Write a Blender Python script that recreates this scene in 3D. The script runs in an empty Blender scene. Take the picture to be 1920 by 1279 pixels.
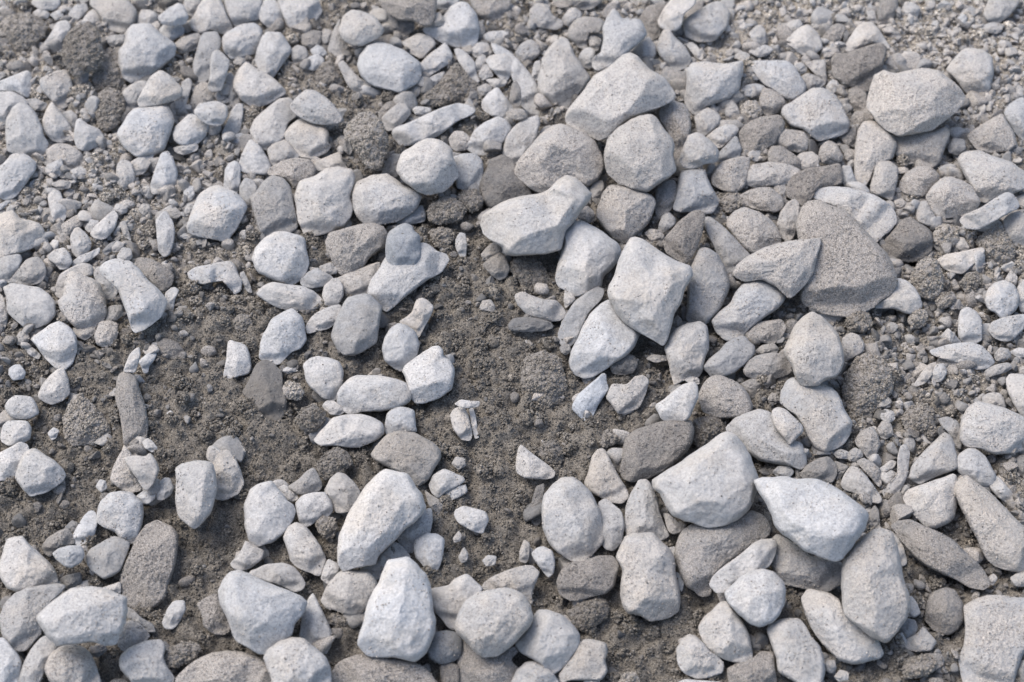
import bpy, math, random
import numpy as np
from mathutils import Vector
from mathutils.geometry import delaunay_2d_cdt

SC = bpy.context.scene
COL = SC.collection
RNG = np.random.default_rng(11)

# ------------------------------------------------------------------ traced stones
# one line per stone: kind(s stone / c clod) tone dust layer | outline | crests x,y,h | label
DATA = r"""
T 0 0
s 7 1 0|99,19 113,19 119,25 132,34 130,42 116,54 99,62 93,58 89,45 90,38 94,33 96,23|101,34,9 108,28,8 122,40,7 106,52,6|large blue-grey stone with a notched top, resting above a pale triangular stone
s 8 2 1|120,53 127,57 136,66 135,73 121,78 105,80 104,75 109,65 113,58|119,60,8 116,72,8|white triangular stone lying directly on top of a big pale block
s 7 3 0|92,69 98,64 105,61 111,62 107,74 105,80 95,84 92,78|100,68,8|small pale stone tucked behind the white triangular stone and over the pale block
s 8 4 0|97,86 102,82 120,79 126,81 130,90 128,97 123,111 117,115 103,117 95,111 88,101 92,95|97,97,7 117,97,9 121,84,7 102,88,7|big cream block with a bright horizontal edge across its front, under the triangular stone
c 3 9 1|50,27 56,21 66,18 73,23 76,35 77,43 72,51 62,54 55,56 49,48 47,38||dark rounded sandy clod beside the blue-grey notched stone
s 8 1 0|33,33 38,26 43,17 50,16 53,21 48,28 44,35 36,36||white slanted stone leaning against a dark rounded clod
c 4 9 -1|0,18 8,12 20,11 30,14 35,20 33,26 25,36 12,39 6,30 -2,26||big brown crumbly clod in the far corner of the gravel, beside two small white stones
s 7 2 0|24,2 28,-4 44,-4 45,4 40,8 30,7||cream stone cut by the far edge, just above the big brown corner clod
s 8 2 0|25,10 30,6 37,10 35,14 29,13||
s 8 2 0|38,11 43,8 47,8 47,13 42,15||
s 7 4 0|52,10 57,4 64,3 66,7 61,13 56,17 52,14||small cream angular stone between the cream edge stone and a large pale lump
s 7 4 0|70,-5 90,-5 98,3 102,8 100,18 94,22 92,25 82,22 77,15 74,9 68,4|84,8,8 95,12,7|large pale lump with brown stained underside, above the blue-grey notched stone
s 8 2 0|61,17 66,10 72,6 75,10 78,17 74,19 66,19||small white stone wedged under the large pale brown-stained lump
s 6 3 0|79,30 83,27 93,26 93,33 84,35||
s 8 2 0|104,14 106,8 112,8 117,10 117,15 112,19 104,19||small white cube-like stone just above the notched blue-grey stone
s 8 2 1|119,13 126,7 133,3 137,4 141,13 138,18 130,19 122,18||white hump-backed stone sitting over a small round stone, near the star-shaped one
s 8 3 0|120,23 123,19 134,18 138,22 137,26 128,31 122,28||small rounded stone underneath the white hump-backed stone
s 8 2 0|113,19 118,16 120,19 120,25 116,24||
s 9 3 0|142,17 147,11 150,4 154,-2 164,-2 168,8 172,16 174,21 168,26 158,22 152,26 145,22|158,6,8 158,14,9|bright white star-shaped stone with brown dirt in its lower hollow
s 7 2 0|138,6 139,-3 150,-3 149,5 144,12 140,10||small pale stone squeezed against the upper arm of the star-shaped stone
s 7 1 0|168,-3 196,-3 195,14 184,17 178,21 174,17 170,8|184,6,9|large smooth pale stone at the far edge, next to the white star-shaped stone
s 7 4 0|167,29 170,25 180,19 190,18 196,22 196,38 188,41 174,44 168,38|178,30,9|pale potato-shaped stone below the star-shaped stone's neighbour
s 5 3 0|150,29 153,25 162,25 166,32 164,38 159,44 157,58 153,62 146,60 145,48 148,38|154,36,8 152,54,7|tall grey slab standing on end beneath the star-shaped stone
s 6 1 1|159,41 163,38 167,41 172,46 169,58 166,67 160,68 156,66 158,54 158,46|163,44,8 162,60,8|slim blue-grey upright stone leaning on the tall grey slab
s 5 3 0|130,34 137,28 148,25 151,28 147,37 136,40||grey flat stone lying between the notched blue-grey stone and the tall grey slab
s 6 2 0|136,63 141,59 144,63 140,77 134,88 129,84 128,78 136,73||narrow grey sliver standing behind the triangular stone and the cream block
s 5 5 -1|146,66 152,62 164,66 165,74 150,80 147,85 139,87 143,76||
s 8 3 1|146,84 150,78 162,76 170,80 170,88 165,94 156,93 150,89|160,83,9|pale speckled oval pebble touching the rim of a larger speckled egg-shaped pebble
s 8 3 0|130,101 132,95 142,86 148,87 157,95 153,103 146,109 135,108 131,105|143,96,9|speckled egg-shaped pebble beside the big cream block
s 7 2 0|170,93 174,83 178,78 182,79 182,86 180,98 175,103 168,103 167,99||upright finger-shaped pale pebble beside the speckled oval pebble
s 8 2 0|176,60 180,52 185,47 192,52 204,58 213,67 213,70 200,78 193,80 188,79 181,74 176,67|186,58,8 194,72,8|white wedge-shaped stone beneath a pale pointed stone, its lower rim sloping
s 8 2 0|5,92 9,82 16,78 22,80 27,86 31,95 32,102 36,107 33,115 24,117 15,115 6,113 5,104|14,86,7 16,100,9 27,104,7|tall white stone with an upright edge near the frame's side, blue-grey on one half
s 8 1 0|-3,62 8,58 20,53 23,56 23,64 21,74 10,68 -3,68||white pointed stone at the frame's side, above the tall white edged stone
s 8 1 0|-4,70 8,69 18,74 22,79 14,79 7,83 4,93 -4,95||pale stone cut by the frame's side, behind the tall white edged stone
s 6 1 0|20,75 27,74 35,78 33,82 27,83 22,80||
s 8 2 0|32,91 35,83 39,77 43,82 50,90 54,98 54,103 47,107 39,105 33,98|40,86,8 42,96,8|white drop-shaped stone with a pointed tip, next to the tall white edged stone
s 6 1 -1|47,85 53,83 58,87 57,94 54,98 50,90||
s 8 2 0|57,92 60,89 66,94 74,97 78,103 76,108 65,113 58,111 56,104|66,100,9|small white faceted stone below a bluish chip, near the dark twin clods
s 6 5 0|30,60 42,54 50,53 53,60 55,68 53,77 46,82 40,76 32,68|44,62,8|dusty cream stone with a crumbly lower face, beneath the dark rounded clod
s 6 5 0|54,61 60,55 66,54 66,60 62,66 57,65||small brownish stone right under the dark rounded clod
c 3 9 0|74,72 80,67 88,68 93,76 93,86 88,94 80,99 74,95 72,85||dark sandy clod beside the big cream block
c 4 9 -1|70,56 76,48 86,40 94,44 94,54 96,60 90,66 80,67 70,68||brown sandy mound sloping below the notched blue-grey stone
s 8 3 0|-3,128 4,122 9,116 18,116 26,122 26,128 20,136 12,147 5,150 -3,146|12,124,8|pale cream stone at the frame's side, directly below the tall white edged stone
s 7 5 -1|35,113 42,108 52,109 60,114 65,124 60,130 48,126 36,120||dusty pale stone half sunk in sand below the drop-shaped stone
s 8 2 0|34,126 40,122 46,119 48,128 46,131 38,132||
s 7 3 0|88,124 92,120 98,122 101,132 99,140 92,142 87,136||small grey stone half buried next to a pale leaf-shaped stone
s 7 2 0|98,122 106,117 115,115 114,121 108,130 99,131||small pale leaf-shaped stone touching the white thorn-shaped stone
s 9 3 0|121,116 126,114 130,121 133,130 131,140 124,144 115,145 113,139 117,126|124,124,8 124,136,8|white thorn-shaped stone with a squared base, below the big cream block
s 8 2 0|180,122 184,111 188,105 195,110 202,122 204,127 200,131 188,130 181,128|190,116,8|white pointed stone standing like a small tooth above the white rectangular stub
s 8 2 0|171,124 176,121 180,124 180,139 178,144 168,141 169,128||white rectangular stub standing behind the barrel-shaped block
s 6 3 0|169,58 173,55 177,60 178,68 180,75 174,81 171,73||
s 6 4 0|175,47 180,41 186,43 187,47 181,49||
s 7 4 0|131,111 140,108 148,109 147,113 138,116 132,114||
s 7 3 0|171,104 180,100 184,102 183,106 177,108 171,106||
T 1 0
s 8 2 0|1,9 6,1 12,-1 17,3 20,13 17,19 10,21 4,16|10,10,9|white rounded stone at the far edge, touching a bigger cream boulder
s 8 4 0|17,1 20,-4 43,-4 47,2 49,9 45,15 36,20 28,22 24,19 21,12|28,8,8 40,6,8|cream boulder at the far edge with a pale split face
s 7 3 0|1,39 4,29 8,25 18,25 22,30 26,37 24,42 17,52 11,60 5,60 2,52 0,44|13,36,9 6,48,6|grey kite-shaped stone narrowing downwards, standing above the white wedge-shaped stone
s 7 3 1|63,22 66,13 72,8 80,9 89,13 95,22 93,27 80,34 71,33 65,29|71,28,7 78,20,9 88,18,7|pale cube-like stone with a shaded front face, near the brown slab at the far edge
s 5 4 0|54,37 58,24 63,14 63,24 66,31 70,37 65,44 56,41||grey conical stone behind the pale cube-like stone
s 4 8 1|92,-4 135,-4 134,12 130,19 125,19 118,15 108,15 102,11 95,5||broad brown sandy slab hanging over the far edge of the frame
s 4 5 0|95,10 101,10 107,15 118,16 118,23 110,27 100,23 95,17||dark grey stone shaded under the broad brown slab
s 8 2 0|126,22 132,19 140,14 146,6 153,2 158,3 165,12 167,22 165,32 160,37 146,34 130,27|146,24,8 158,20,8|white three-cornered slab with a small grey chip perched on its edge
s 6 4 1|131,19 135,10 138,10 141,16 138,19||small grey upright chip perched on the white three-cornered slab
s 5 6 0|161,0 162,-4 190,-4 190,5 184,14 175,16 167,12 163,6||grey sandy stone at the far edge, beside the white three-cornered slab
s 6 2 0|134,-4 153,-4 151,3 143,7 136,6||pale stone cut by the far edge between the brown slab and the three-cornered slab
s 7 3 0|110,32 115,29 123,25 131,28 135,33 124,44 115,39|122,32,8|pale rhombic stone between the three-cornered slab and the bulky white block
s 8 2 0|77,49 78,43 84,34 90,32 101,34 110,38 122,47 123,56 120,62 108,69 99,67 88,64 80,57|85,38,7 100,42,9 117,50,9 86,54,7 108,58,8|bulky white block with sloping upper edges above the brown spongy clod
s 8 2 0|123,49 130,41 136,37 141,33 144,36 147,43 145,47 131,56 125,57|139,41,9|white beak-shaped stone touching the bulky white block
s 7 3 0|127,61 133,57 141,54 139,60 133,65 127,68||small crescent stone under the white beak-shaped stone
s 7 2 0|149,38 153,37 159,41 164,47 165,55 168,60 164,62 158,56 153,48||slim pale strip of stone leaning over a dark sandy mound
c 3 9 -1|128,70 136,64 142,57 150,48 155,53 160,58 167,64 168,72 160,78 148,78 136,80 128,78||dark sandy mound above the long spear-shaped stone
s 6 3 0|161,38 167,32 174,33 176,39 172,42 165,43||small grey stone below the corner of the white three-cornered slab
s 8 2 0|171,27 175,24 189,23 189,27 182,33 173,31||white half-moon stone lying beside the white three-cornered slab
s 8 3 0|173,46 176,42 186,41 193,44 194,50 189,59 185,61 180,55 176,51||pale heart-shaped pebble at the upper end of the long curved slab
s 6 3 0|163,51 166,44 170,41 173,44 172,50 168,54||
s 6 4 0|167,56 171,49 174,49 178,57 170,60||
s 7 3 0|173,60 180,59 188,61 186,64 179,66||
s 6 5 0|166,66 172,63 177,65 174,71 168,72||
s 8 2 0|170,76 175,70 181,66 186,72 192,80 191,86 184,88 175,86 170,81|181,73,9|pale pyramid-shaped stone beyond the tip of the long spear-shaped stone
s 8 1 0|103,98 107,95 116,92 128,86 140,81 150,78 157,79 164,83 160,87 150,91 138,101 132,104 118,108 111,109 104,103|112,97,8 130,91,9 152,82,7|long pale spear-shaped stone lying diagonally, thick at one end
s 6 2 0|95,88 100,83 107,78 111,77 114,82 116,85 112,90 104,97 99,98 96,93|108,84,8|grey lozenge stone beside the brown spongy clod and the spear-shaped stone
s 7 2 0|118,82 121,80 130,81 131,83 125,86 120,86||
c 4 9 1|67,99 70,92 78,86 86,84 92,90 98,101 98,110 95,118 93,125 84,125 78,117 72,108 67,104||brown spongy clod with two lobes, standing between pale stones
s 7 4 1|26,80 31,74 38,68 45,69 54,75 62,84 65,90 62,93 50,93 42,92 32,87|38,76,8 54,84,8|dusty almond-shaped stone lying over a rounded pale stone
s 7 2 0|22,101 26,95 33,90 40,92 50,95 54,100 53,107 56,109 52,114 42,119 33,117 27,109 23,106|36,98,9 48,106,7|rounded pale stone under the dusty almond-shaped stone
s 7 2 0|-4,98 0,89 8,82 17,75 24,74 29,78 31,86 24,92 22,99 21,104 10,112 4,111 0,108|12,88,8|smooth pale stone touching the tip of the dusty almond-shaped stone
s 6 3 0|9,112 14,108 22,105 25,108 32,117 28,120 20,124 12,124||grey stone under the edge of the rounded pale stone
s 5 8 0|12,126 20,121 30,119 40,120 44,127 43,133 40,138 30,143 25,136 18,132 9,131||sandy flat stone just above the grey slanted block
s 7 2 0|44,122 53,118 63,114 65,122 69,127 55,128 46,128||pale flat stone behind the top of the large square block
s 8 2 1|108,122 110,115 118,110 125,106 131,104 140,107 146,112 147,119 150,126 151,132 146,138 140,143 130,146 122,143 112,136 106,128|120,116,8 138,118,9 128,132,8|round knobbly pale stone below the long spear-shaped stone
s 6 3 0|148,118 156,116 164,116 169,120 170,128 168,140 158,142 151,140 150,128|160,122,8|squarish grey stone touching the round knobbly pale stone
s 8 2 0|158,110 161,104 165,97 172,92 181,88 187,90 191,97 187,104 182,110 175,116 165,116|178,96,9 170,106,8|pale bean-shaped stone slanting beside a pale pyramid-shaped stone
s 6 5 0|145,104 149,99 155,99 160,103 160,106 158,112 150,113 146,109||small grey stone in front of the thick end of the bean-shaped stone
s 5 4 0|61,105 64,102 68,104 72,112 70,116 65,112||
s 6 4 0|62,49 66,46 72,53 78,59 87,63 86,74 80,71 72,68 68,62||slanting dusty shard below the bulky white block, bedded in brown sand
s 8 1 0|36,48 40,43 46,41 51,45 49,51 43,53 37,51||small white pebble in the sand beside the slanting kite-shaped stone
s 7 2 0|41,38 46,34 50,36 53,40 49,43 43,41||
s 6 1 0|26,38 31,34 37,36 39,42 35,47 29,49 27,43||small bluish pebble touching the grey kite-shaped stone
s 5 4 0|48,27 52,22 58,24 56,31 51,33||
s 5 5 -1|75,40 80,35 90,29 100,26 103,30 103,35 95,33 88,32 82,35 78,43||dusky stone peeping out behind the bulky white block
s 4 5 0|92,84 97,78 102,76 104,80 98,86 93,90||
s 5 5 0|111,71 113,66 119,64 124,65 122,71 117,74||
c 3 9 -1|44,58 50,48 57,46 62,52 66,60 66,66 55,66 46,65||dark crumbly lump of sand beside the slanting dusty shard
s 5 3 0|95,128 99,119 103,116 110,117 107,124 106,132 100,134 95,132||small grey stone behind the round knobbly pale stone
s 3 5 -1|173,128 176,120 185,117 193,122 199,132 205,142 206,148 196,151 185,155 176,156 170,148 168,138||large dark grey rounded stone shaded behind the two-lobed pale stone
s 4 5 0|33,27 42,23 49,24 48,33 42,37 35,33||dark grey stone under the cream boulder at the far edge
T 2 0
s 8 2 1|43,84 46,79 53,70 62,57 73,51 82,43 88,41 93,43 105,54 113,59 119,67 121,71 119,75 109,80 95,86 84,92 74,102 66,104 60,101 48,96 43,90|66,93,7 84,85,9 104,75,9 111,68,8 90,52,6 70,62,7 54,80,7|largest pale block with a broad sloping top and a shaded front rim
s 7 3 0|20,60 22,53 23,44 30,34 37,29 42,31 46,41 54,52 58,58 54,65 46,74 42,80 32,80 25,75 21,67|36,36,6 40,54,9 30,64,7|teardrop-shaped grey stone with its point up, beside the largest pale block
s 7 2 1|67,40 69,30 68,21 72,13 76,7 80,10 82,15 95,15 99,22 100,27 94,33 83,42 75,48 65,52 61,49 62,42|76,22,7 80,34,8 93,22,8 70,46,5|angular blue-white flake standing up behind the largest pale block
s 6 3 0|91,38 98,31 102,28 107,34 108,40 104,46 99,48 93,43 88,40||round pale stone peeping out behind the angular blue-white flake
s 7 3 0|50,44 53,38 58,36 62,39 62,50 56,51 51,48||small round pebble between the teardrop stone and the angular flake
s 6 4 0|57,28 60,26 67,30 64,38 59,37||
s 5 5 0|43,22 48,15 54,13 64,14 69,17 67,24 58,25 56,31 57,37 50,35 43,28||grey stone behind the angular blue-white flake, split light and dark
s 6 4 0|38,14 43,7 47,6 52,10 51,15 45,20 39,18||small egg-shaped pebble near the far edge, beside a clump of gravel
s 6 5 0|14,8 18,3 27,4 30,12 37,15 38,19 33,22 24,21 14,19||lumpy sandy pale stone near the far edge
s 5 6 0|31,0 33,-4 70,-4 66,2 58,7 50,7 46,4 38,6 34,5||grey-brown stone cut by the far edge, above the egg-shaped pebble
s 4 6 0|96,14 101,6 110,3 117,2 113,8 111,17 111,26 106,30 100,26 98,20||dull dark stone wedged between the angular flake and a white oblong stone
s 8 2 1|110,15 114,7 120,-1 122,-5 138,-5 137,4 129,10 127,19 123,23 114,21 111,19|118,12,8 126,10,7|white oblong stone slanting out of the far edge
s 7 3 0|128,17 131,14 140,8 149,3 155,1 160,6 163,10 161,20 152,30 140,31 132,27 129,21|135,16,8 150,16,8|pale clam-shaped stone near the far edge, beside the white oblong stone
s 7 4 0|109,36 111,28 115,22 118,21 122,28 130,36 134,44 132,49 124,53 121,53 116,47 111,42|119,26,7 120,38,9 124,48,6|grey prow-shaped stone with a ridge, behind the largest pale block
s 7 3 0|131,34 135,32 139,35 144,42 142,45 138,43||
s 7 4 0|132,53 135,48 145,47 160,49 172,46 172,54 170,67 164,73 152,77 145,80 142,85 138,86 133,81 130,76 132,62|140,56,8 162,56,8 150,72,8|grey four-cornered slab with pointed ends, beside the largest pale block
s 5 5 -1|110,58 116,50 124,54 131,54 131,62 124,68 121,72 118,64||dull grey stone sunk between the largest pale block and the four-cornered slab
s 6 5 0|166,43 172,39 178,41 178,48 174,53 171,50 172,46||small dusty pebble at the corner of the four-cornered slab
s 7 4 0|178,39 183,35 190,34 196,37 192,41 185,43||
s 7 4 0|172,68 176,64 183,63 189,65 189,69 182,73 175,72||small oval pebble beside the four-cornered slab
s 7 4 0|178,25 183,20 187,19 190,24 190,32 184,34 180,30||small upright dusty pebble among fine gravel
s 5 8 0|109,84 113,79 119,76 129,79 132,84 134,96 131,106 128,116 125,124 122,118 120,106 117,98 112,92|122,86,9 128,100,7|brown sandy egg-shaped stone between the largest pale block and the knobbly grey one
s 7 4 1|71,112 73,104 80,97 88,91 96,88 105,87 109,90 113,97 119,104 121,110 119,116 122,127 118,132 108,138 102,143 90,141 80,136 73,129 70,120|88,104,8 108,104,8 86,124,9 108,124,8|big round speckled grey stone in front of the largest pale block
s 7 6 0|6,121 12,113 22,102 30,95 38,94 46,98 54,100 61,107 66,116 68,126 64,134 56,140 48,134 40,133 30,140 22,144 12,139 3,130|30,108,9 50,114,8 20,126,7|large sandy dome-shaped stone behind the two-lobed pale stone
s 7 2 0|-6,112 -4,103 2,95 10,90 19,88 20,93 18,104 12,114 6,121 2,130 -3,122 -7,118|8,104,8|pale upright stone touching the large sandy dome-shaped stone
s 7 2 -1|-15,34 -8,36 0,41 8,49 15,58 21,68 24,78 22,85 16,92 11,82 6,78 3,66 -3,50 -12,42|4,50,6 16,70,6|long curved pale slab strewn with small pebbles
s 6 2 0|20,100 25,95 31,95 22,103||
s 6 5 0|3,40 7,33 14,30 20,34 21,40 17,44 10,47 4,44||round dusty pebble next to the teardrop-shaped stone
s 6 3 0|15,55 17,47 21,46 23,52 20,60 16,60||
s 4 3 1|0,64 3,61 6,66 7,77 4,80 -2,76||dark slim pebble lying on the long curved slab
s 5 5 1|-4,85 0,82 8,82 11,87 6,90 -2,88||
s 7 3 0|137,88 142,84 147,81 152,84 156,88 155,93 147,100 142,103 139,98||pale wedge-shaped stone below the four-cornered slab's lowest corner
s 7 4 1|130,108 133,102 139,100 146,104 152,110 155,114 153,121 144,123 136,126 128,125 126,120|145,112,9 134,108,7|pale three-sided stone with a bright ridge, next to the big round speckled stone
s 7 4 0|146,103 153,97 160,94 167,94 170,98 165,104 156,111 151,109||dusty diamond-shaped stone behind the three-sided ridged stone
s 5 2 0|154,116 160,110 168,102 172,112 170,118 160,121 154,121||
s 6 4 0|160,86 161,77 164,75 169,80 171,86 166,89||small upright stone below the edge of the four-cornered slab
c 6 6 0|172,80 177,76 183,76 188,84 184,90 178,92 173,88||pale crumbly clump of grit near the four-cornered slab
s 4 8 0|171,99 178,92 188,88 200,87 204,92 203,98 198,104 197,108 188,113 180,118 173,114||dark gritty stone below the pale crumbly clump of grit
s 6 7 0|150,134 153,126 160,121 172,118 178,119 177,128 175,138 170,143 164,144 156,141 151,138||rounded sandy stone below the dark gritty stone
T 3 0
s 7 6 1|75,80 78,66 81,57 88,53 92,55 97,56 105,54 117,52 128,54 135,60 142,66 146,72 145,78 139,84 132,90 122,97 112,99 98,101 88,96 82,90 79,85|82,66,5 90,62,7 112,64,8 135,70,7 104,84,8|big dusty oval stone with a rough pitted top
s 7 4 0|134,53 139,46 146,38 152,37 161,38 167,43 169,54 166,67 162,74 158,76 152,71 146,66 140,58|148,46,8 158,62,8|pale rough stone tilted against the big dusty oval stone
s 3 8 0|48,45 52,40 58,41 66,38 78,34 86,33 88,38 86,48 82,56 78,62 74,68 66,66 58,63 50,58|68,48,8|dark sandy stone with a white cap piece behind it
s 8 3 0|58,35 61,30 66,22 70,18 78,17 83,23 86,28 90,34 91,38 87,34 80,31 70,35 60,39||white cap-shaped stone resting behind the dark sandy stone
s 4 5 0|82,10 84,2 86,-4 97,-4 97,6 94,14 87,21 83,17||dark grey oval stone at the far edge above the white cap-shaped stone
s 7 4 0|100,8 103,2 108,2 114,6 112,12 106,13 101,11||small pale pebble at the far edge, in the fine gravel
s 6 4 0|162,10 166,0 168,-4 189,-4 187,4 180,12 172,18 165,16||pale slanting stone cut by the far edge above fine gravel
s 8 3 0|13,32 18,26 26,20 30,19 36,24 39,30 40,36 35,40 28,42 22,38|26,29,9|white rough pentagonal stone standing alone in fine gravel
s 7 4 0|12,21 17,16 23,15 26,19 20,25 14,26||small pale pebble behind the white pentagonal stone
s 6 5 0|32,20 36,16 41,17 42,21 38,23||
s 4 7 0|41,29 46,21 52,18 58,20 56,27 52,33 44,33||dull brown pebble between the white pentagonal stone and the white cap
s 8 4 0|-12,50 -10,46 0,46 14,46 20,51 24,58 28,65 26,70 19,75 13,74 5,68 -2,63 -8,57|0,54,8 14,62,9|pale wedge-like stone pointing down towards a speckled rounded boulder
s 5 6 0|25,58 30,55 37,58 43,62 38,66 29,67||
s 6 5 0|28,48 35,46 43,45 43,54 44,60 40,61 34,54||small grey three-sided stone beside the dark sandy stone
s 6 5 0|19,50 24,47 29,50 28,54 23,56||
s 7 4 0|44,65 48,60 52,61 53,66 49,70 45,68||
s 7 5 0|11,86 13,80 24,73 33,67 42,67 50,72 54,78 58,86 61,92 59,98 48,103 38,105 32,101 26,96 18,94|34,76,8 50,86,8 40,96,7|speckled rounded boulder with a sloping lower side, below the pale wedge-like stone
s 5 7 0|-6,74 -3,66 3,68 11,73 13,78 8,84 0,87 -5,84||brownish half-round stone under the pale wedge-like stone
s 5 6 0|5,105 7,99 12,97 27,99 30,105 29,112 23,114 14,112 7,109||grey pillow-shaped pebble below the speckled rounded boulder
s 4 7 0|0,115 3,110 10,110 18,115 24,120 24,126 16,130 6,128 1,122||dull dark pebble under the grey pillow-shaped pebble
s 6 4 0|21,119 25,115 33,114 39,119 37,125 30,128 24,126||small pale pebble between two dusty pebbles, below the pillow-shaped one
s 5 6 0|38,118 40,110 45,106 51,108 56,117 55,121 47,123 40,122||dusty bell-shaped pebble below the speckled rounded boulder's low side
s 7 5 0|66,110 68,98 72,92 78,91 86,95 93,102 96,109 93,118 86,122 79,128 76,136 66,137 65,124|83,104,9 76,120,7|tall pale stone with a straight side, directly below the big dusty oval stone
s 6 5 0|95,102 103,102 112,99 124,99 132,95 136,100 132,110 129,120 124,125 116,122 104,120 96,116|112,110,8 128,104,7|creased pale stone tucked under the lower rim of the big dusty oval stone
s 6 6 0|150,102 156,97 164,92 175,86 179,92 184,100 186,108 180,113 166,114 157,112 154,108|172,97,9|gritty kite-shaped stone above a large pale stone at the frame's side
s 7 3 0|177,85 182,78 190,74 198,76 198,104 190,105 184,97 180,91||pale stone cut by the frame's side, behind the gritty kite-shaped stone
s 7 4 0|143,121 147,115 158,113 170,118 182,122 192,129 200,136 192,141 180,146 172,146 163,152 157,149 153,140 148,131|160,124,7 176,130,8 165,142,6|large pale tapering stone at the frame's side, above the straight bar-shaped stone
s 5 6 0|63,88 66,84 75,84 80,89 74,91 68,95 63,93||small dusty pebble wedged under the big dusty oval stone's edge
s 4 6 0|55,103 60,98 66,94 66,104 65,110 58,108||
s 4 7 -1|60,68 66,66 73,69 74,76 72,83 66,84 62,82||dark dusty stone between the speckled boulder and the big dusty oval
s 6 5 0|87,48 92,42 98,40 104,46 102,52 95,54 90,52||round gritty pebble next to the dark sandy stone with the white cap
s 5 6 0|57,117 60,112 65,113 65,120 61,122||
s 5 2 0|135,110 139,104 147,105 148,112 142,116 136,114||
s 7 4 0|141,15 146,10 149,13 148,18 143,20||
s 6 4 0|160,20 168,17 177,19 172,25 163,24||
s 6 5 0|74,8 77,3 80,9 82,17 76,16||
T 0 1
s 9 4 0|141,42 143,35 147,25 150,18 158,13 165,12 175,16 182,22 185,27 182,34 176,44 170,52 160,51 150,49 143,46|152,36,8 166,30,9 165,44,7 162,18,6|white barrel-shaped block with dirt along its lower edge
s 6 1 0|180,12 184,6 190,8 193,14 189,22 184,28 180,20||small blue-grey stone behind the barrel-shaped block
s 8 3 0|-6,36 4,32 10,31 15,36 22,38 29,40 33,45 30,52 24,58 12,62 2,65 -6,62|12,39,9 18,50,8|large white stone at the frame's side with a humped top, above a bluish stone
s 7 1 0|3,88 9,85 20,87 29,88 36,93 41,99 41,107 36,114 27,117 20,118 11,111 6,106 6,96|10,92,7 17,101,9 32,98,8|blue-grey tub-shaped stone with a pale sloping rim, next to a cream sack-shaped stone
s 8 5 0|44,98 48,94 49,85 51,78 56,76 62,79 70,82 75,87 78,96 79,107 76,114 68,120 58,118 50,110 46,104|56,88,8 55,100,8 68,100,8|cream sack-shaped stone with a sharp side nub
s 8 3 1|75,74 80,70 88,67 98,69 104,74 110,82 117,88 122,94 124,98 121,106 119,110 111,116 102,121 99,118 96,108 92,98 89,90 83,84 77,79|86,76,8 104,90,8 110,106,8|pale bent slab shaped like a boot, ending in soil
s 9 4 0|141,77 147,73 156,71 166,69 173,68 177,73 178,78 181,82 180,90 175,93 173,87 172,82 163,83 152,85 144,82||cream wedge half buried in dark crumbly soil below the barrel-shaped block
s 8 1 0|117,38 121,33 124,31 129,38 131,45 130,55 127,62 123,64 119,60 118,50||white upright finger of stone beside the barrel-shaped block
s 8 1 0|36,19 41,15 45,17 48,24 50,32 48,37 43,39 39,35 37,26||white capsule-shaped pebble standing in brown sand
s 8 2 0|68,47 72,41 78,36 85,30 88,34 86,43 80,50 76,51 71,50||small white wing-shaped stone with a straight edge
s 8 3 0|53,50 56,44 59,43 65,48 68,54 67,59 62,63 58,65 54,60||small cream egg-shaped pebble below the white wing-shaped stone
s 7 2 0|36,64 41,60 48,58 52,63 54,68 51,73 45,74 42,70 37,67||small bluish pebble beside the cream egg-shaped pebble
s 5 4 0|9,81 14,74 20,67 28,65 33,70 34,78 30,84 22,86 12,84 6,84|24,74,9|grey-brown pointed stone resting above the blue-grey tub-shaped stone
s 6 1 0|-4,68 5,64 14,63 16,67 13,76 8,83 0,85 -4,84||bluish stone at the frame's side under the large humped white stone
s 7 2 0|64,35 67,32 72,29 72,35 67,38||
s 7 3 0|64,43 68,37 74,38 70,44 67,46||
s 6 5 -1|42,44 50,38 57,34 63,33 63,40 58,44 54,48 46,50||pale brown flat stone lying next to the white capsule-shaped pebble
s 7 2 0|53,70 60,64 68,61 74,58 74,62 66,68 60,72||thin pale shard below the cream egg-shaped pebble
s 7 2 0|42,88 45,78 52,74 60,70 68,71 69,79 60,79 54,76 50,80 49,90 47,96 42,92||pale stone mostly hidden behind the cream sack-shaped stone
s 6 4 -1|70,77 75,72 77,79 84,85 88,90 85,96 78,96 77,88 72,83||flat dusty stone under the upper end of the boot-shaped slab
s 8 2 0|36,57 40,52 44,53 43,59 38,61||
s 9 1 0|24,127 30,122 38,116 45,114 53,119 57,126 57,134 54,144 48,149 41,147 34,140 29,133|44,122,8 44,136,8|bright white stone with crisp facets below the cream sack-shaped stone
s 6 6 0|71,124 75,114 82,113 88,115 88,124 85,130 80,132 73,130||brownish rounded pebble below the cream sack-shaped stone, at the soil's edge
s 5 2 0|79,108 82,102 91,101 92,108 87,112 80,113||
s 6 4 0|55,118 62,119 70,117 72,121 64,127 58,125||
s 6 4 0|-4,92 2,94 6,106 5,114 2,120 -4,122||
s 5 2 0|12,126 15,121 20,121 22,126 19,131 13,130||
s 7 2 0|23,127 26,123 29,125 28,129||
s 7 2 0|124,92 130,88 134,90 131,97 130,105 126,109 124,103||small pale plate beside the toe of the boot-shaped slab
s 6 2 0|88,64 92,58 98,59 99,65 95,69 89,68||small grey pebble resting above the boot-shaped slab
s 6 2 0|84,57 88,53 93,55 90,60 85,61||
s 4 1 0|77,60 82,55 89,52 86,58 80,63||
s 5 2 0|90,40 94,38 96,44 98,52 93,49||
s 7 3 0|34,1 36,-5 45,-5 47,0 44,4 37,4||small pale pebble below the half sunk dusty stone
s 7 2 0|53,0 60,-3 66,0 64,4 56,5||
s 7 3 0|138,16 141,12 145,12 146,18 143,22 139,20||
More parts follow.
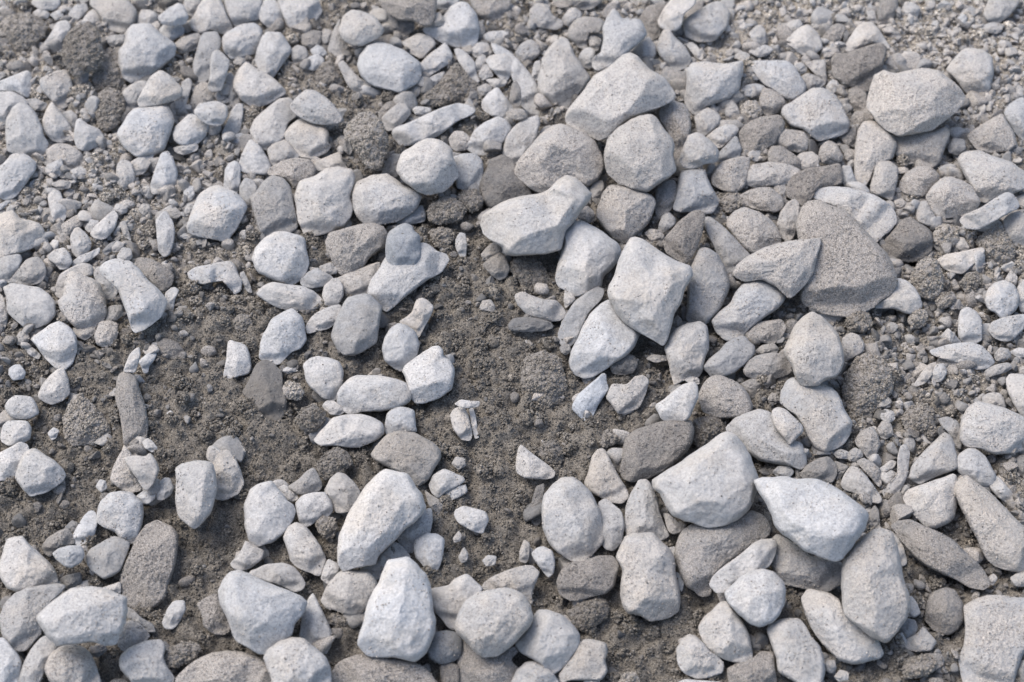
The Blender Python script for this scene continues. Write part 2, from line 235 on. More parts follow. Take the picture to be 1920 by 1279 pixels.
s 6 4 0|104,30 107,25 112,26 113,31 109,34||
s 7 3 0|85,29 88,25 95,26 95,31 90,33||
s 5 2 0|126,30 132,28 137,33 132,36 127,35||
s 6 2 0|138,31 141,25 145,26 144,31 140,34||
s 6 4 0|39,10 46,7 53,9 52,13 44,14||
s 5 2 0|51,25 55,22 61,24 60,28 54,29||
s 7 2 0|133,47 138,46 142,49 139,51 134,49||
s 5 3 0|180,78 183,76 187,84 189,91 185,90||
s 7 2 0|-3,27 4,23 7,23 3,28 -3,31||
c 3 9 0|175,113 180,108 187,109 189,116 184,121 177,119||small dark crumbly clod in soil beside the cream half buried wedge
s 4 7 -1|100,72 104,66 112,66 124,72 130,78 128,86 122,91 114,84 106,76||dusty dark slab sunk behind the boot-shaped slab
T 1 1
s 8 3 0|30,20 33,9 36,7 44,5 53,-1 62,-2 71,0 74,6 72,14 70,20 72,27 70,34 66,41 56,45 42,49 37,48 32,36|36,11,7 46,12,9 50,42,7 47,28,9 64,10,7 64,36,7|large square block with an upright edge dividing its pale front from its grey side
s 5 4 0|-4,20 0,17 6,9 12,5 20,6 25,12 27,22 30,34 31,42 26,46 14,48 5,50 1,40 -2,28|8,22,8 20,20,7|dull grey slanted block beside the large square block
s 8 3 0|73,18 76,9 86,5 98,3 104,7 110,12 121,16 124,20 120,27 114,32 105,38 92,40 83,40 77,34 74,27|77,17,8 98,10,8 112,18,8 90,26,8 100,34,6|pale loaf-shaped block with a bright rear edge, beside the large square block
s 9 2 0|-2,66 0,58 7,51 14,47 24,47 32,49 36,52 37,60 39,70 37,76 32,82 26,85 18,83 10,80 3,76 0,72|9,58,8 27,58,8 24,76,7|flat white round-cornered stone below the dull grey slanted block
s 5 7 0|53,54 56,47 66,44 77,41 88,40 95,43 98,48 97,57 91,60 84,66 80,72 72,76 64,78 60,72 57,65 54,60|60,50,7 88,48,8 72,62,6|sandy grey-brown stone with a rough lower side, under the loaf-shaped block
s 8 1 0|85,90 87,82 93,74 99,64 105,60 118,57 124,55 130,57 134,61 141,63 143,68 139,76 128,82 117,90 108,98 99,105 95,102 88,97 85,94|94,84,7 110,78,7 132,68,7 100,96,6|flat pale slab with stepped edges carrying a blue-grey chip
s 5 0 1|98,62 98,54 100,47 106,42 112,40 117,42 118,46 122,49 123,58 123,66 119,71 110,72 103,71 99,67|106,50,9 116,52,9 112,66,7|blue-grey chip sitting on the flat pale stepped slab
s 5 1 0|57,124 60,114 65,103 69,96 76,94 84,93 89,97 94,103 92,113 91,122 90,129 84,133 74,138 66,138 60,131|68,106,7 84,104,7 76,128,8|blue-grey slate-like slab with straight sides, below the flat stepped slab
s 7 3 -1|61,81 70,77 80,73 92,69 92,74 87,82 85,90 84,93 72,94 68,96 66,90 64,86||pale brownish flat stone tucked under the flat stepped slab
s 8 2 0|50,93 52,86 57,82 61,81 65,87 65,94 62,100 57,102 52,101 51,97||small white nut-shaped pebble at the point of a long pale leaf-shaped stone
s 8 2 0|1,93 5,88 13,84 24,86 35,87 43,91 48,96 51,99 46,103 38,105 28,105 18,103 8,98|14,90,8 32,94,8|long pale leaf-shaped stone below the flat white round-cornered stone
s 6 1 0|34,82 40,76 46,73 50,76 56,79 58,82 54,86 42,88 35,86||bluish small stone between the round-cornered stone and the sandy grey-brown stone
s 6 3 0|48,72 56,69 60,73 60,77 54,78 49,76||
s 7 3 0|38,117 42,110 47,106 56,102 63,101 64,105 62,112 55,118 46,120 39,122||pale arrowhead stone slanting beside the blue-grey slate-like slab
s 8 2 0|8,120 12,112 20,107 27,104 33,109 36,118 37,127 33,133 26,136 22,140 17,145 8,143 3,140 4,130 6,122|13,118,8 27,112,8|white angular slab with a hollow lower corner, under the long leaf-shaped stone
s 7 3 0|108,113 113,110 117,107 120,98 123,96 127,97 133,102 131,108 126,117 122,125 118,120 110,116|124,106,9|pale bent stone rising from a dark hollow below the flat stepped slab
s 7 1 0|97,126 101,119 107,115 113,117 119,122 122,130 121,138 117,144 113,149 108,150 102,146 97,142 95,134|107,122,9 112,132,9|grey-white acorn-shaped stone leaning on a blocky jagged stone
c 3 9 0|129,30 132,25 140,20 146,21 153,24 157,30 154,36 146,39 136,40 130,36||dark gritty ball-shaped clod beside the loaf-shaped block
c 3 7 0|152,20 157,15 166,14 170,22 168,28 162,31 156,27||small dark clod between the gritty ball and the dark grey rounded stone
s 7 3 -1|104,39 112,33 120,28 124,26 127,34 126,38 116,40||small pale stone poking out below the loaf-shaped block
s 6 1 0|150,52 153,47 157,48 158,56 157,64 153,64 150,58||small blue-white splinter upright in soil above the central hollow
s 5 4 0|169,63 174,57 180,53 184,58 182,63 172,67||small brownish stone under the pointed end of the two-lobed stone
s 4 4 0|170,71 176,66 183,62 187,64 190,74 187,80 182,82 176,77||dull grey heart-shaped pebble in soil below the two-lobed stone
s 5 5 0|168,104 170,98 176,97 179,102 178,106||
c 3 9 -1|130,46 138,43 146,44 149,50 144,57 135,57||crumbly clod just below the dark gritty ball-shaped clod
T 2 1
s 8 2 1|-22,40 -20,33 -12,27 -4,23 6,20 20,18 27,15 34,8 40,5 46,7 53,13 58,18 56,24 51,29 48,35 44,40 40,44 38,51 36,58 26,61 12,62 2,63 -4,61 -6,56 -14,52 -20,47|-12,32,7 4,28,8 40,14,9 46,22,8 33,42,9 2,52,8 28,54,6|large pale stone with two lobes and a waist between them
s 8 1 0|38,48 41,43 48,38 53,39 60,43 68,47 78,54 81,60 79,68 74,74 68,79 66,88 56,92 46,94 43,90 36,87 33,81 34,74 36,66 39,60 40,54|50,44,7 59,52,9 56,66,9 54,80,9 38,78,6 70,60,7|white stone with a ridge down its middle, between the two-lobed and the cleaver-shaped stones
s 8 1 1|86,57 89,52 93,51 100,54 108,60 118,66 126,70 133,72 135,78 132,84 128,89 126,98 121,106 119,116 116,126 113,130 104,124 92,118 84,112 78,104 73,92 74,86 78,78 81,68|92,60,7 122,78,8 104,80,8 79,96,8 100,98,9 119,98,8 112,120,6|big white cleaver-shaped block bent at its lower face, just below a dark gritty wedge
s 6 6 0|64,34 65,28 69,18 74,11 80,12 90,14 98,16 105,20 107,25 104,35 100,41 94,46 88,52 83,54 76,50 68,41|74,18,7 86,28,9 84,46,8 98,24,7|sandy grey stone with a heart outline and a lit ridge
s 3 9 1|113,53 118,47 126,38 134,32 140,30 144,33 143,42 141,50 136,63 130,69 124,66 116,61|128,50,9|dark gritty wedge narrowing to a point, above the cleaver-shaped block
s 5 4 0|132,100 132,88 133,78 137,67 140,60 145,59 153,63 158,71 161,79 163,85 160,94 155,104 150,110 144,115 136,114 131,110|143,66,8 138,86,8 154,84,8 140,104,6|tall grey-brown half-dome stone standing beside the cleaver-shaped block
s 5 3 0|144,36 150,36 158,42 166,50 172,57 178,63 172,69 166,78 160,80 158,70 154,62 150,54 146,46|159,56,9|dull grey blade-like stone leaning behind the tall half-dome stone
s 6 6 0|162,42 163,36 168,31 175,28 184,31 192,36 199,44 201,52 198,57 190,59 181,62 174,57 167,49|176,38,8 188,48,8|sandy rounded stone just behind the pointed sandy wedge
s 6 6 1|167,77 170,71 180,63 190,58 205,54 222,52 231,51 230,58 227,68 226,76 220,84 212,92 208,95 198,86 188,81 176,83 169,80|182,70,8 205,66,9 222,58,7|pointed sandy wedge overlapping the big brown flat stone
s 7 4 0|151,112 156,106 164,100 168,92 174,85 184,82 194,85 202,92 203,98 198,104 186,112 178,118 174,123 168,128 160,126 154,120|170,104,8 182,94,8 160,116,7|pale gritty bent stone under the point of the sandy wedge
s 6 4 0|121,28 124,18 126,4 128,0 144,-1 147,8 152,18 154,24 150,31 143,32 134,30 126,31|130,12,8 146,20,7|pale grey trapezoid stone with a brown smudge, above the dark gritty wedge
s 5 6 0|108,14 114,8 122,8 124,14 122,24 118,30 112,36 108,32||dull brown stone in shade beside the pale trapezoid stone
s 5 3 0|59,14 62,8 68,8 69,14 65,22 61,22||small grey stub between the two-lobed stone and the heart-outlined sandy stone
s 6 6 0|49,34 52,28 57,27 61,31 63,37 57,39 51,37||small dusty pebble touching the two-lobed stone's upper lobe
s 6 3 0|110,42 113,34 118,32 122,36 122,40 116,45 111,46||small oval pebble leaning on the dark gritty wedge
s 6 5 0|100,47 104,44 110,45 114,49 110,54 104,52||small pale pebble between the heart-outlined sandy stone and the dark wedge
c 2 9 -1|0,68 8,64 18,66 24,73 28,82 28,90 24,94 14,92 8,88 3,80 -2,74||blackish gritty clod under the two-lobed stone
s 6 4 0|3,94 8,91 15,94 24,97 32,97 37,102 40,108 36,112 30,113 20,111 11,107 5,101||pale sickle-shaped stone under the blackish gritty clod
s 3 3 0|-2,116 2,111 10,110 20,111 29,114 30,118 24,120 10,121 0,120||dark flat pebble beneath the pale sickle-shaped stone
s 5 2 0|35,122 38,114 42,106 48,98 56,92 63,88 69,91 66,98 58,106 54,114 51,121 48,128 42,132 36,128|54,102,8 42,118,8|grey twisted stone sloping under the white stone with a middle ridge
s 7 2 0|40,90 46,93 47,97 40,103 39,96||
s 8 2 0|44,142 46,134 50,126 54,116 59,108 66,101 73,98 78,105 84,113 92,119 94,124 91,132 86,138 76,144 70,148 62,153 55,155 49,152 45,147|66,112,7 72,124,8 62,142,9 50,140,7|broad white stone below the cleaver-shaped block, tapering towards soil
s 7 2 0|118,125 124,119 132,115 141,114 146,117 147,124 147,134 144,140 143,148 140,154 132,155 126,158 122,160 120,152 117,140 115,134|126,124,8 140,124,8 128,144,8|pale upright stone with a hollow face, just below the tall half-dome stone
s 4 3 0|120,114 124,109 127,112 125,117 121,117||
c 4 7 -1|156,24 160,18 168,16 174,20 176,26 168,30 162,32||dim clod in shade beside the pale trapezoid stone
s 5 6 0|171,19 178,15 186,13 194,13 202,20 203,27 198,31 190,30 180,28 174,24||sandy rounded pebble behind the sandy rounded stone near the brown flat one
s 6 6 0|175,10 177,2 180,-4 192,-6 205,-5 216,0 215,6 208,10 196,11 185,13||flattened sandy stone under the dull dark pebble and small pale pebble
s 5 6 0|176,122 184,114 192,113 202,112 205,118 202,124 196,130 186,128 178,127||brownish rounded stone at the foot of the pale gritty bent stone
T 3 1
s 5 8 0|24,56 22,42 26,30 30,25 38,23 46,26 52,29 60,33 66,38 71,45 77,51 82,57 88,62 91,68 94,77 95,84 91,91 84,96 78,102 70,106 62,108 50,108 40,105 30,100 26,97 24,90 28,78 30,64|36,34,5 60,52,5 82,78,5 56,88,6 36,96,5|big brown flat sandy stone, the broadest of the sandy ones
s 7 4 0|35,17 40,14 48,13 60,13 72,16 82,20 90,25 95,32 95,38 90,45 84,50 80,54 74,47 68,40 62,34 52,28 44,24 35,21|60,21,8 82,34,9|pale arched slab hugging the upper side of the big brown flat stone
s 6 5 0|7,40 10,31 15,24 20,22 23,26 23,35 21,45 18,52 13,53 9,47||small upright spindle-shaped stone beside the big brown flat stone
s 3 9 0|15,10 20,3 30,-1 44,-3 53,-5 55,4 54,10 44,13 36,14 34,20 28,26 22,24 15,18||dark brown gritty stone above the pale arched slab
s 5 6 0|3,10 6,7 12,8 14,14 13,22 10,24 6,17||small grey pebble beside the dark brown gritty stone
s 6 5 0|77,14 79,5 81,-3 84,-7 92,-6 97,-2 97,6 95,14 93,22 86,19 78,17||small upright rectangular slab behind the pale arched slab
s 6 4 0|68,14 72,8 77,0 80,-2 78,4 73,12 71,16||thin pale splinter leaning beside the small upright rectangular slab
s 6 2 0|56,-3 62,-3 64,3 67,10 66,14 58,12 55,7||small bluish stone behind the pale arched slab
s 5 7 0|99,10 104,2 112,-3 122,-2 128,4 126,12 118,19 108,19 101,15||round brown sandy pebble beyond the pale arched slab
s 6 6 0|119,20 123,13 130,7 137,5 145,8 152,12 155,18 159,24 155,29 146,33 136,35 128,35 123,29|136,16,9|sandy blunt cone-shaped stone next to the straight bar-shaped stone
s 7 4 1|145,37 148,33 160,28 170,21 178,17 183,18 188,26 186,29 176,34 166,40 157,44 150,43|158,34,9 178,23,9|straight bar-shaped stone lying diagonally near the frame's side
s 6 4 0|111,28 114,24 119,23 122,29 126,36 124,41 119,41 112,38||small pale block below the sandy blunt cone-shaped stone
s 3 6 -1|85,56 92,48 100,38 107,35 113,40 120,44 123,52 122,60 116,66 108,68 98,67 90,63||dark grey stone half sunk beside the big brown flat stone
c 5 8 0|124,48 128,42 135,40 142,44 143,50 139,56 130,57 125,53||round brown clod between the half sunk dark stone and the bar-shaped stone
s 8 3 0|127,67 134,63 146,61 154,59 160,58 162,61 158,66 152,72 146,77 138,76 132,73||white shark-fin stone lying on brown gravel
c 4 8 0|108,84 110,74 114,68 121,65 127,68 130,76 131,86 128,94 122,97 115,94 110,90||oval gritty clod beside the white shark-fin stone
s 8 2 0|81,101 88,96 94,88 97,81 103,83 109,88 113,94 115,100 112,106 104,107 94,103 82,103||white half-round stone showing from under the big brown flat stone
s 8 4 0|163,98 165,90 170,85 177,83 184,86 188,94 187,102 180,110 175,111 171,106 166,104|176,94,9|pale round stone with a narrow lower end, near the frame's side
s 7 3 0|143,112 145,105 150,103 157,107 160,113 160,126 156,129 146,128 143,124||pale upright post-like stone below the white shark-fin stone
s 7 3 0|166,120 168,114 178,110 192,108 198,110 192,118 184,126 178,128 170,125||pale wing-like stone below the round one, cut by the frame's side
s 6 4 0|177,38 182,33 192,30 198,32 198,58 190,58 182,54 178,46||pale stone cut by the frame's side below the bar-shaped stone
c 4 8 -1|157,52 166,44 174,40 180,50 186,62 182,68 174,71 166,70 160,62||grey gritty mound below the straight bar-shaped stone
s 7 4 0|187,88 192,82 198,84 198,104 190,106 187,98||
s 7 3 0|141,57 143,50 147,51 151,58 146,61||
c 3 8 0|144,84 150,77 157,76 159,84 154,91 148,91||dim gritty clod under the white shark-fin stone
c 4 8 0|126,98 130,93 138,91 141,97 134,103 128,103||small gritty clod between the oval clod and the pale round stone
c 4 8 0|105,112 110,105 118,104 120,110 116,117 108,118||small gritty clod below the white half-round stone
c 3 8 0|58,115 62,108 70,105 76,108 78,116 72,121 62,120||dark gritty clod just below the big brown flat stone
s 6 4 0|95,23 100,21 105,25 102,29 96,27||
s 6 4 0|178,82 182,75 187,80 186,85 182,87||
s 6 4 0|186,20 192,18 198,20 198,30 190,28||
T 0 2
s 8 2 0|29,40 32,33 38,26 44,21 48,21 51,29 52,39 47,44 39,47 34,45 30,43|44,30,9 40,40,7|white shield-shaped stone touching the tip of the bright white faceted stone
s 8 2 0|4,49 7,44 12,41 24,42 27,48 29,54 22,58 12,58 7,55|10,48,7 20,48,8|white tablet-shaped stone, upper one of a pair near the frame's side
s 8 2 0|1,71 3,63 7,60 20,60 23,65 22,73 15,77 7,78 2,75||white cushion-shaped stone, lower one of a pair near the frame's side
s 9 2 0|-4,86 8,80 14,76 20,78 22,83 17,88 14,96 11,102 2,104 -4,103||white stone cut by the frame's side, behind a grey-white lopsided stone
s 8 2 0|12,101 15,92 20,83 27,81 34,86 41,90 47,96 49,101 44,107 34,113 23,116 18,111 14,105|24,90,8 38,98,8|grey-white lopsided stone with a nose, below the white cushion-shaped stone
s 9 4 0|74,128 76,120 83,114 92,113 99,114 106,121 107,128 105,140 102,150 97,151 90,147 86,142 80,140 74,136|84,124,8 96,124,8 96,140,7|cream anvil-shaped stone at the top end of a brown sunken slab
s 7 2 1|94,88 100,86 109,87 112,84 116,89 119,96 116,105 110,111 106,108 102,101 97,95|104,94,8|pale flag-shaped stone lying over a brownish stone
s 6 6 0|83,104 85,96 89,87 94,80 99,86 95,90 98,98 103,105 106,111 98,113 90,110||brownish stone under the pale flag-shaped stone
s 8 2 0|102,117 107,113 112,111 117,111 116,118 111,122 106,121||small white pebble below the pale flag-shaped stone
s 7 2 0|117,114 119,107 123,103 127,103 130,110 128,115 122,119 118,118||small smooth pebble between the flag-shaped stone and a square-shouldered stone
s 8 4 1|132,96 136,93 146,91 154,91 159,92 161,100 162,110 160,120 158,128 152,135 146,140 140,136 134,129 132,118 133,106|138,100,7 155,96,9 150,122,9|white square-shouldered stone narrowing to a blunt tip, in front of a dusty grey one
s 6 4 0|155,88 157,80 161,79 166,83 172,82 176,88 180,97 183,106 178,114 170,118 161,117 162,106 160,94|168,96,8|dusty grey stone standing behind the white square-shouldered stone
s 9 1 0|171,2 173,0 184,3 187,10 188,19 186,24 178,26 170,29 168,24 170,14|178,8,8 178,20,8|bright white cube-like stone alone in dark soil
s 4 6 0|88,30 90,25 96,23 102,27 104,36 107,44 110,55 111,64 109,72 107,76 99,79 93,77 92,66 90,54 87,44|98,34,8 101,52,8|long dark finger-shaped stone half sunk in soil
s 8 1 1|93,22 96,13 99,8 104,5 105,11 103,18 101,23||white splinter at the top end of the long dark finger-shaped stone
s 8 1 0|104,15 109,11 114,7 117,10 115,15 112,18 111,23 108,23 106,18||white three-pronged chip beside the white splinter in soil
c 4 9 -1|48,60 52,48 60,40 68,46 74,54 82,62 82,72 72,77 56,78 50,72||brown sunken sandy hump beside the long dark finger-shaped stone
s 8 2 0|7,21 11,18 15,18 19,23 17,28 10,29 7,25||small white chip in soil beside the bright faceted stone
s 7 2 0|16,2 20,2 26,6 30,10 28,13 22,10||
s 8 1 0|107,76 111,73 114,75 118,80 114,83 109,80||small white chip at the lower end of the long dark finger-shaped stone
s 7 2 0|36,69 40,65 44,67 42,72 39,74||
s 7 3 0|72,109 75,104 79,105 80,110 76,113||
s 3 4 0|97,77 101,73 106,75 107,79 100,80||
s 9 1 0|125,54 128,52 130,54 128,57||
s 3 6 -1|115,4 122,-2 132,0 138,8 134,14 124,14||dull dark stone sunk in soil above the white chips
T 1 2
s 3 3 -1|-10,38 -4,28 0,18 6,15 14,18 19,24 20,34 23,44 22,52 17,59 10,62 3,56 0,48 -6,44|8,30,8 12,48,8|dark smooth oval stone in soil under the white angular slab
s 9 1 0|36,18 41,13 46,12 55,13 62,16 65,23 64,32 61,42 58,44 50,42 41,34 38,29|44,20,8 55,22,8 48,34,7|white wedge-cut pebble above the joint of a small oval and a long grey-white stone
s 7 1 0|62,40 65,34 71,28 76,26 88,26 97,27 106,29 112,32 116,40 115,45 106,50 92,52 80,52 71,55 66,52 62,46|70,40,8 90,34,8 100,44,7|long grey-white stone with clipped ends, touching the blocky jagged stone
s 9 2 0|111,22 113,18 120,13 127,8 132,5 137,4 140,8 140,12 144,14 148,20 148,27 146,36 140,40 126,46 120,45 116,40 114,32|117,22,7 132,16,8 134,30,9 121,38,9|blocky white stone with a jagged corner and a shaded triangular face
s 8 2 0|44,74 50,67 58,58 66,56 78,55 88,58 94,62 95,69 90,74 78,79 68,79 62,78 50,78|62,61,8 85,60,9 66,72,8|pale boat-shaped stone with a flat lit top, on dark soil
s 5 4 0|87,85 92,78 100,70 108,68 118,69 130,75 137,81 138,87 133,95 128,104 122,108 114,104 106,97 98,93 90,89|104,78,8 120,82,8 114,96,7|dark speckled granite cobble beside the pale boat-shaped stone
s 7 2 0|97,64 99,54 104,50 112,50 118,52 119,62 120,68 112,68 103,70 98,69||pale cut-off stone between the long grey-white stone and the dark granite cobble
s 9 2 1|71,127 76,120 82,110 88,104 96,98 104,99 112,101 117,105 120,111 124,118 126,124 124,129 118,136 110,141 104,148 98,154 92,160 90,166 84,167 74,169 66,171 63,166 62,154 63,146 67,138|99,106,8 110,116,8 86,118,8 78,140,8 100,140,8 68,158,6 88,156,7|long white slab lying diagonally below the dark granite cobble
s 8 1 0|30,122 35,116 44,114 52,114 56,120 57,127 53,132 45,135 38,139 33,135 31,128|40,121,9|small white rounded cube in front of a grey-brown cone
s 6 3 0|52,113 56,104 61,99 67,100 73,106 78,113 74,120 71,127 66,128 60,128 57,120|63,108,8|grey-brown cone-shaped stone behind the small white rounded cube
s 5 3 0|24,109 32,104 38,98 43,95 46,100 49,108 47,112 36,115 30,114||dull grey three-sided stone behind the small white rounded cube
s 7 2 0|17,110 22,108 26,111 30,115 31,118 26,120 20,117||small pale chip between two white stones below the dull three-sided one
s 8 1 0|-8,123 -4,112 2,108 12,106 16,111 20,116 22,120 27,123 29,128 26,136 20,144 12,150 4,152 -2,154 -4,150 -8,138|2,118,8 13,122,9 2,140,7|white lobed stone with a flat blue-grey face beside the small rounded cube
s 8 2 0|130,108 133,101 141,96 148,99 155,102 156,105 148,110 142,113 137,118 133,114||pale fish-shaped stone beyond the rim of the dark granite cobble
s 7 3 0|142,114 148,109 157,108 158,113 152,117 144,120||small pale pebble touching the pale fish-shaped stone
s 7 4 0|146,56 149,51 156,50 159,56 161,64 162,70 160,74 154,73 149,67 147,61||pale pebble with a thin sliver split off its side, on soil
s 8 3 1|150,47 154,44 162,45 167,45 166,49 158,50 153,49||small white flake lying across the head of the split pebble
s 8 2 0|160,52 163,51 165,58 166,66 167,71 164,72 162,64||thin white sliver split off beside a pale pebble on soil
s 7 3 0|50,49 53,45 58,45 63,48 66,53 62,55 56,55||small oval pebble between the wedge-cut pebble and the boat-shaped stone
s 8 3 0|19,22 24,19 30,19 31,22 24,24||
c 5 8 0|18,37 24,30 32,32 36,38 32,43 24,43||small light-brown clod beside the dark smooth oval stone
c 2 9 0|46,92 52,84 60,80 69,84 72,92 66,98 58,101 52,104 47,99||dark crumbly clod below the pale boat-shaped stone
c 2 9 0|30,58 36,50 44,48 52,54 50,62 42,68 34,66||dark crumbly clod beyond the pointed end of the boat-shaped stone
s 6 4 0|147,92 150,87 156,88 157,93 152,96||
s 5 4 -1|127,112 132,116 138,119 144,128 136,130 130,124||
s 8 3 0|150,127 156,124 164,126 172,128 174,134 171,140 170,144 162,142 152,136 149,130||small pale stone in soil, beyond the top of the long white slab
T 2 2
s 8 0 0|46,47 50,40 58,33 64,28 68,24 70,26 70,31 72,36 68,42 63,50 60,57 55,59 50,55 46,51|58,42,9|narrow blue-white stone pointing up at the broad white tapering stone
s 7 4 0|71,42 74,36 76,32 86,33 92,27 98,26 102,30 100,38 97,46 94,50 86,53 80,54 76,48|86,40,8|pale brownish saddle-shaped stone beside the narrow blue-white stone
s 9 1 1|108,48 114,44 121,38 128,33 136,31 139,35 139,42 136,50 132,58 126,61 118,61 113,58 110,53|122,44,8 130,46,8|white smooth kidney-shaped stone lying over the upper rim of a dark slab
s 3 6 0|82,96 84,86 86,74 92,68 104,63 114,60 126,60 133,60 135,68 134,76 130,83 120,92 110,99 100,103 90,105 84,102|90,94,8 120,82,8 118,66,7 94,74,7|large dark sandy slab with a sloping lower edge
s 8 1 1|106,104 111,101 122,94 134,86 146,78 154,72 161,69 167,72 172,78 177,86 181,96 184,106 181,114 178,122 174,128 168,133 160,137 148,138 138,136 130,134 122,130 117,124 112,114 107,110|140,92,8 160,76,7 172,88,7 176,112,8 130,112,8 150,126,8 116,106,7|big white axe-head stone with a raised corner beside the large dark slab
s 7 2 0|161,66 168,58 176,55 186,52 194,54 198,60 204,72 216,76 219,84 220,92 216,96 208,93 196,91 186,89 179,84 172,78 166,72|180,64,7 190,76,7 210,86,7|pale grey flat stone behind the big axe-head stone, with a small pebble on it
s 5 6 0|140,44 143,34 148,28 155,26 164,29 171,33 176,39 180,48 178,55 170,57 160,57 150,55 144,52|156,36,9 166,46,8|brown-grey sandy dome beside the white kidney-shaped stone
s 5 2 0|144,19 148,14 156,7 160,2 166,-2 174,-3 181,4 181,10 175,16 166,24 156,27 150,26|150,19,9 168,8,8|grey rod-like stone with a hollow face, beside the pale upright hollow-faced stone
s 5 5 0|174,22 178,14 184,11 196,9 205,11 211,20 206,25 196,28 182,28 176,26||brown-grey loaf pebble at the end of the grey rod-like stone
s 5 4 0|182,8 188,3 196,2 200,6 196,10 186,9||
c 2 8 -1|136,60 146,56 156,58 160,66 152,74 142,80 136,76||dark clod in the shadow between the sandy dome and the dark slab
s 8 3 0|4,90 5,82 7,78 12,82 20,88 28,94 32,98 30,102 22,103 10,102 4,98|12,92,8|white right-angled triangle stone lying flat on soil
s 7 3 0|55,106 58,98 60,88 64,82 68,81 71,84 75,93 80,102 85,110 87,116 82,121 74,120 66,116 58,112|67,96,9|pale pyramid stone with a rounded base, beside the large dark slab's foot
s 8 1 0|23,122 24,116 30,110 38,104 46,103 52,107 58,113 62,120 65,126 67,138 68,148 66,152 60,158 54,167 50,167 42,162 34,157 28,150 24,140 23,130|40,112,8 44,126,8 56,150,7 30,126,6|large white egg-like stone with a blue-grey flank, standing near the pale pyramid stone
s 7 4 0|86,124 90,114 95,105 101,104 105,110 109,120 110,128 114,138 117,145 112,148 104,147 94,146 86,144 85,134|98,116,8 102,138,7|pale bell-shaped stone in a gap beside the big axe-head stone
s 6 2 0|65,122 70,119 76,123 82,128 84,138 82,150 76,157 70,155 67,150 68,140 66,130||grey upright stone beside the large white egg-like stone
s 3 6 0|73,17 77,11 84,9 91,11 94,17 91,23 84,25 76,24||dark gritty lump at the lower end of the broad white tapering stone
s 4 5 0|36,5 39,2 43,3 44,8 40,10 37,8||
c 3 9 -1|5,24 12,12 24,8 34,12 38,22 40,34 36,46 28,52 20,52 14,42 8,34||broad dark-brown sandy clod in the middle of the soil hollow
c 2 7 -1|18,84 24,76 32,74 38,80 38,90 32,96 26,92||blackish clod behind the white right-angled triangle stone
c 3 9 0|65,74 70,67 78,66 82,72 76,78 68,79||reddish-brown crumbly clod beyond the large dark slab's corner
s 6 4 0|101,13 106,10 116,11 117,14 108,16||
s 3 5 -1|72,82 78,80 84,86 83,96 80,98 74,90||
s 7 5 0|130,29 134,26 140,28 140,32 134,32||
s 3 6 -1|15,120 18,110 24,107 24,114 22,122 23,134 18,138 13,132||
s 4 5 -1|172,32 180,28 188,29 186,36 180,39 174,36||
T 3 2
s 7 3 1|12,7 16,-1 20,-10 26,-17 34,-21 40,-18 46,-12 52,-4 55,4 56,14 54,22 50,26 44,27 38,32 30,32 24,31 20,24 19,18|30,-10,7 28,6,9 34,24,7 46,4,8|pale hooded stone standing on top of a big rounded pale stone
s 7 4 0|10,46 11,38 15,31 20,28 24,31 38,32 44,34 50,38 54,44 57,52 62,60 61,68 56,76 49,80 41,82 34,78 29,70 27,64 22,56 14,50|26,40,8 40,52,8 46,72,7|big rounded pale stone directly below the pale hooded stone
s 7 3 1|3,57 4,52 8,50 14,52 20,58 25,63 26,67 20,73 16,77 12,72 6,65||small pale pointed stone lying on the pale grey flat stone
s 6 4 0|56,-2 62,-6 68,-4 72,2 71,8 64,12 57,15 55,6||pale stone peeping out behind the hooded stone
c 4 9 -1|56,36 58,26 64,16 72,10 82,12 90,18 93,28 92,38 86,46 80,53 70,56 63,60 60,50||large brown gritty clod beside the big rounded pale stone
s 8 4 0|122,7 128,5 140,2 152,1 160,4 166,10 169,16 164,20 156,21 144,17 132,13 124,10|140,8,8 156,12,8|pale flat lozenge stone lying over gravel below the post-like stone
s 7 4 0|145,66 146,58 150,51 158,46 166,48 176,50 184,54 192,58 198,62 198,76 190,82 180,83 170,84 160,80 150,79 145,74|158,54,8 176,60,9 156,72,8|large pale boulder with a ridge, cut by the frame's side
s 7 3 0|179,30 182,25 192,26 198,28 198,62 190,56 184,46 180,38||pale stone at the frame's side just above the large ridged boulder
s 6 3 0|106,102 108,94 116,84 124,76 132,69 136,71 139,78 141,88 142,95 134,98 122,103 114,107|130,78,8 120,94,9|pale grey roof-shaped stone with a shaded lower side
s 5 4 0|128,59 134,57 142,60 145,66 145,76 144,81 139,76 135,68 131,64||small grey stone squeezed between the roof-shaped stone and the large ridged boulder
s 6 2 0|142,96 143,86 150,81 156,81 163,87 167,94 171,102 168,108 160,109 152,107 147,102||rounded blue-grey stone under the large ridged boulder
s 8 4 0|102,117 106,112 116,108 128,104 138,100 141,102 142,112 141,122 139,132 134,136 126,140 120,139 112,132 106,126|112,116,8 132,110,8|cream wedge stone with a level top edge below the roof-shaped stone
s 6 5 0|140,112 144,106 150,102 158,108 166,114 174,122 184,132 192,140 198,146 198,171 190,172 180,171 170,168 164,162 158,150 152,138 146,126|152,112,7 170,134,8 186,150,8|large tan oar-shaped stone slanting down towards the frame's side
s 6 2 0|165,106 168,100 174,103 180,110 186,118 182,122 174,118 168,112||small grey stone lying beside the large tan oar-shaped stone
s 6 3 0|55,108 58,100 63,94 67,95 74,102 80,110 85,118 83,121 76,120 66,114 58,111|68,104,9|grey spearhead stone beside the curved white rib-like sliver
s 7 3 0|86,111 92,107 97,100 97,88 99,80 103,78 106,84 105,94 104,102 99,112 92,116 87,115||curved pale rib-like sliver beside the roof-shaped stone
s 5 5 0|67,91 72,88 78,91 84,96 83,100 85,106 83,109 78,103 73,98||dusty slanting pebble behind the grey spearhead stone
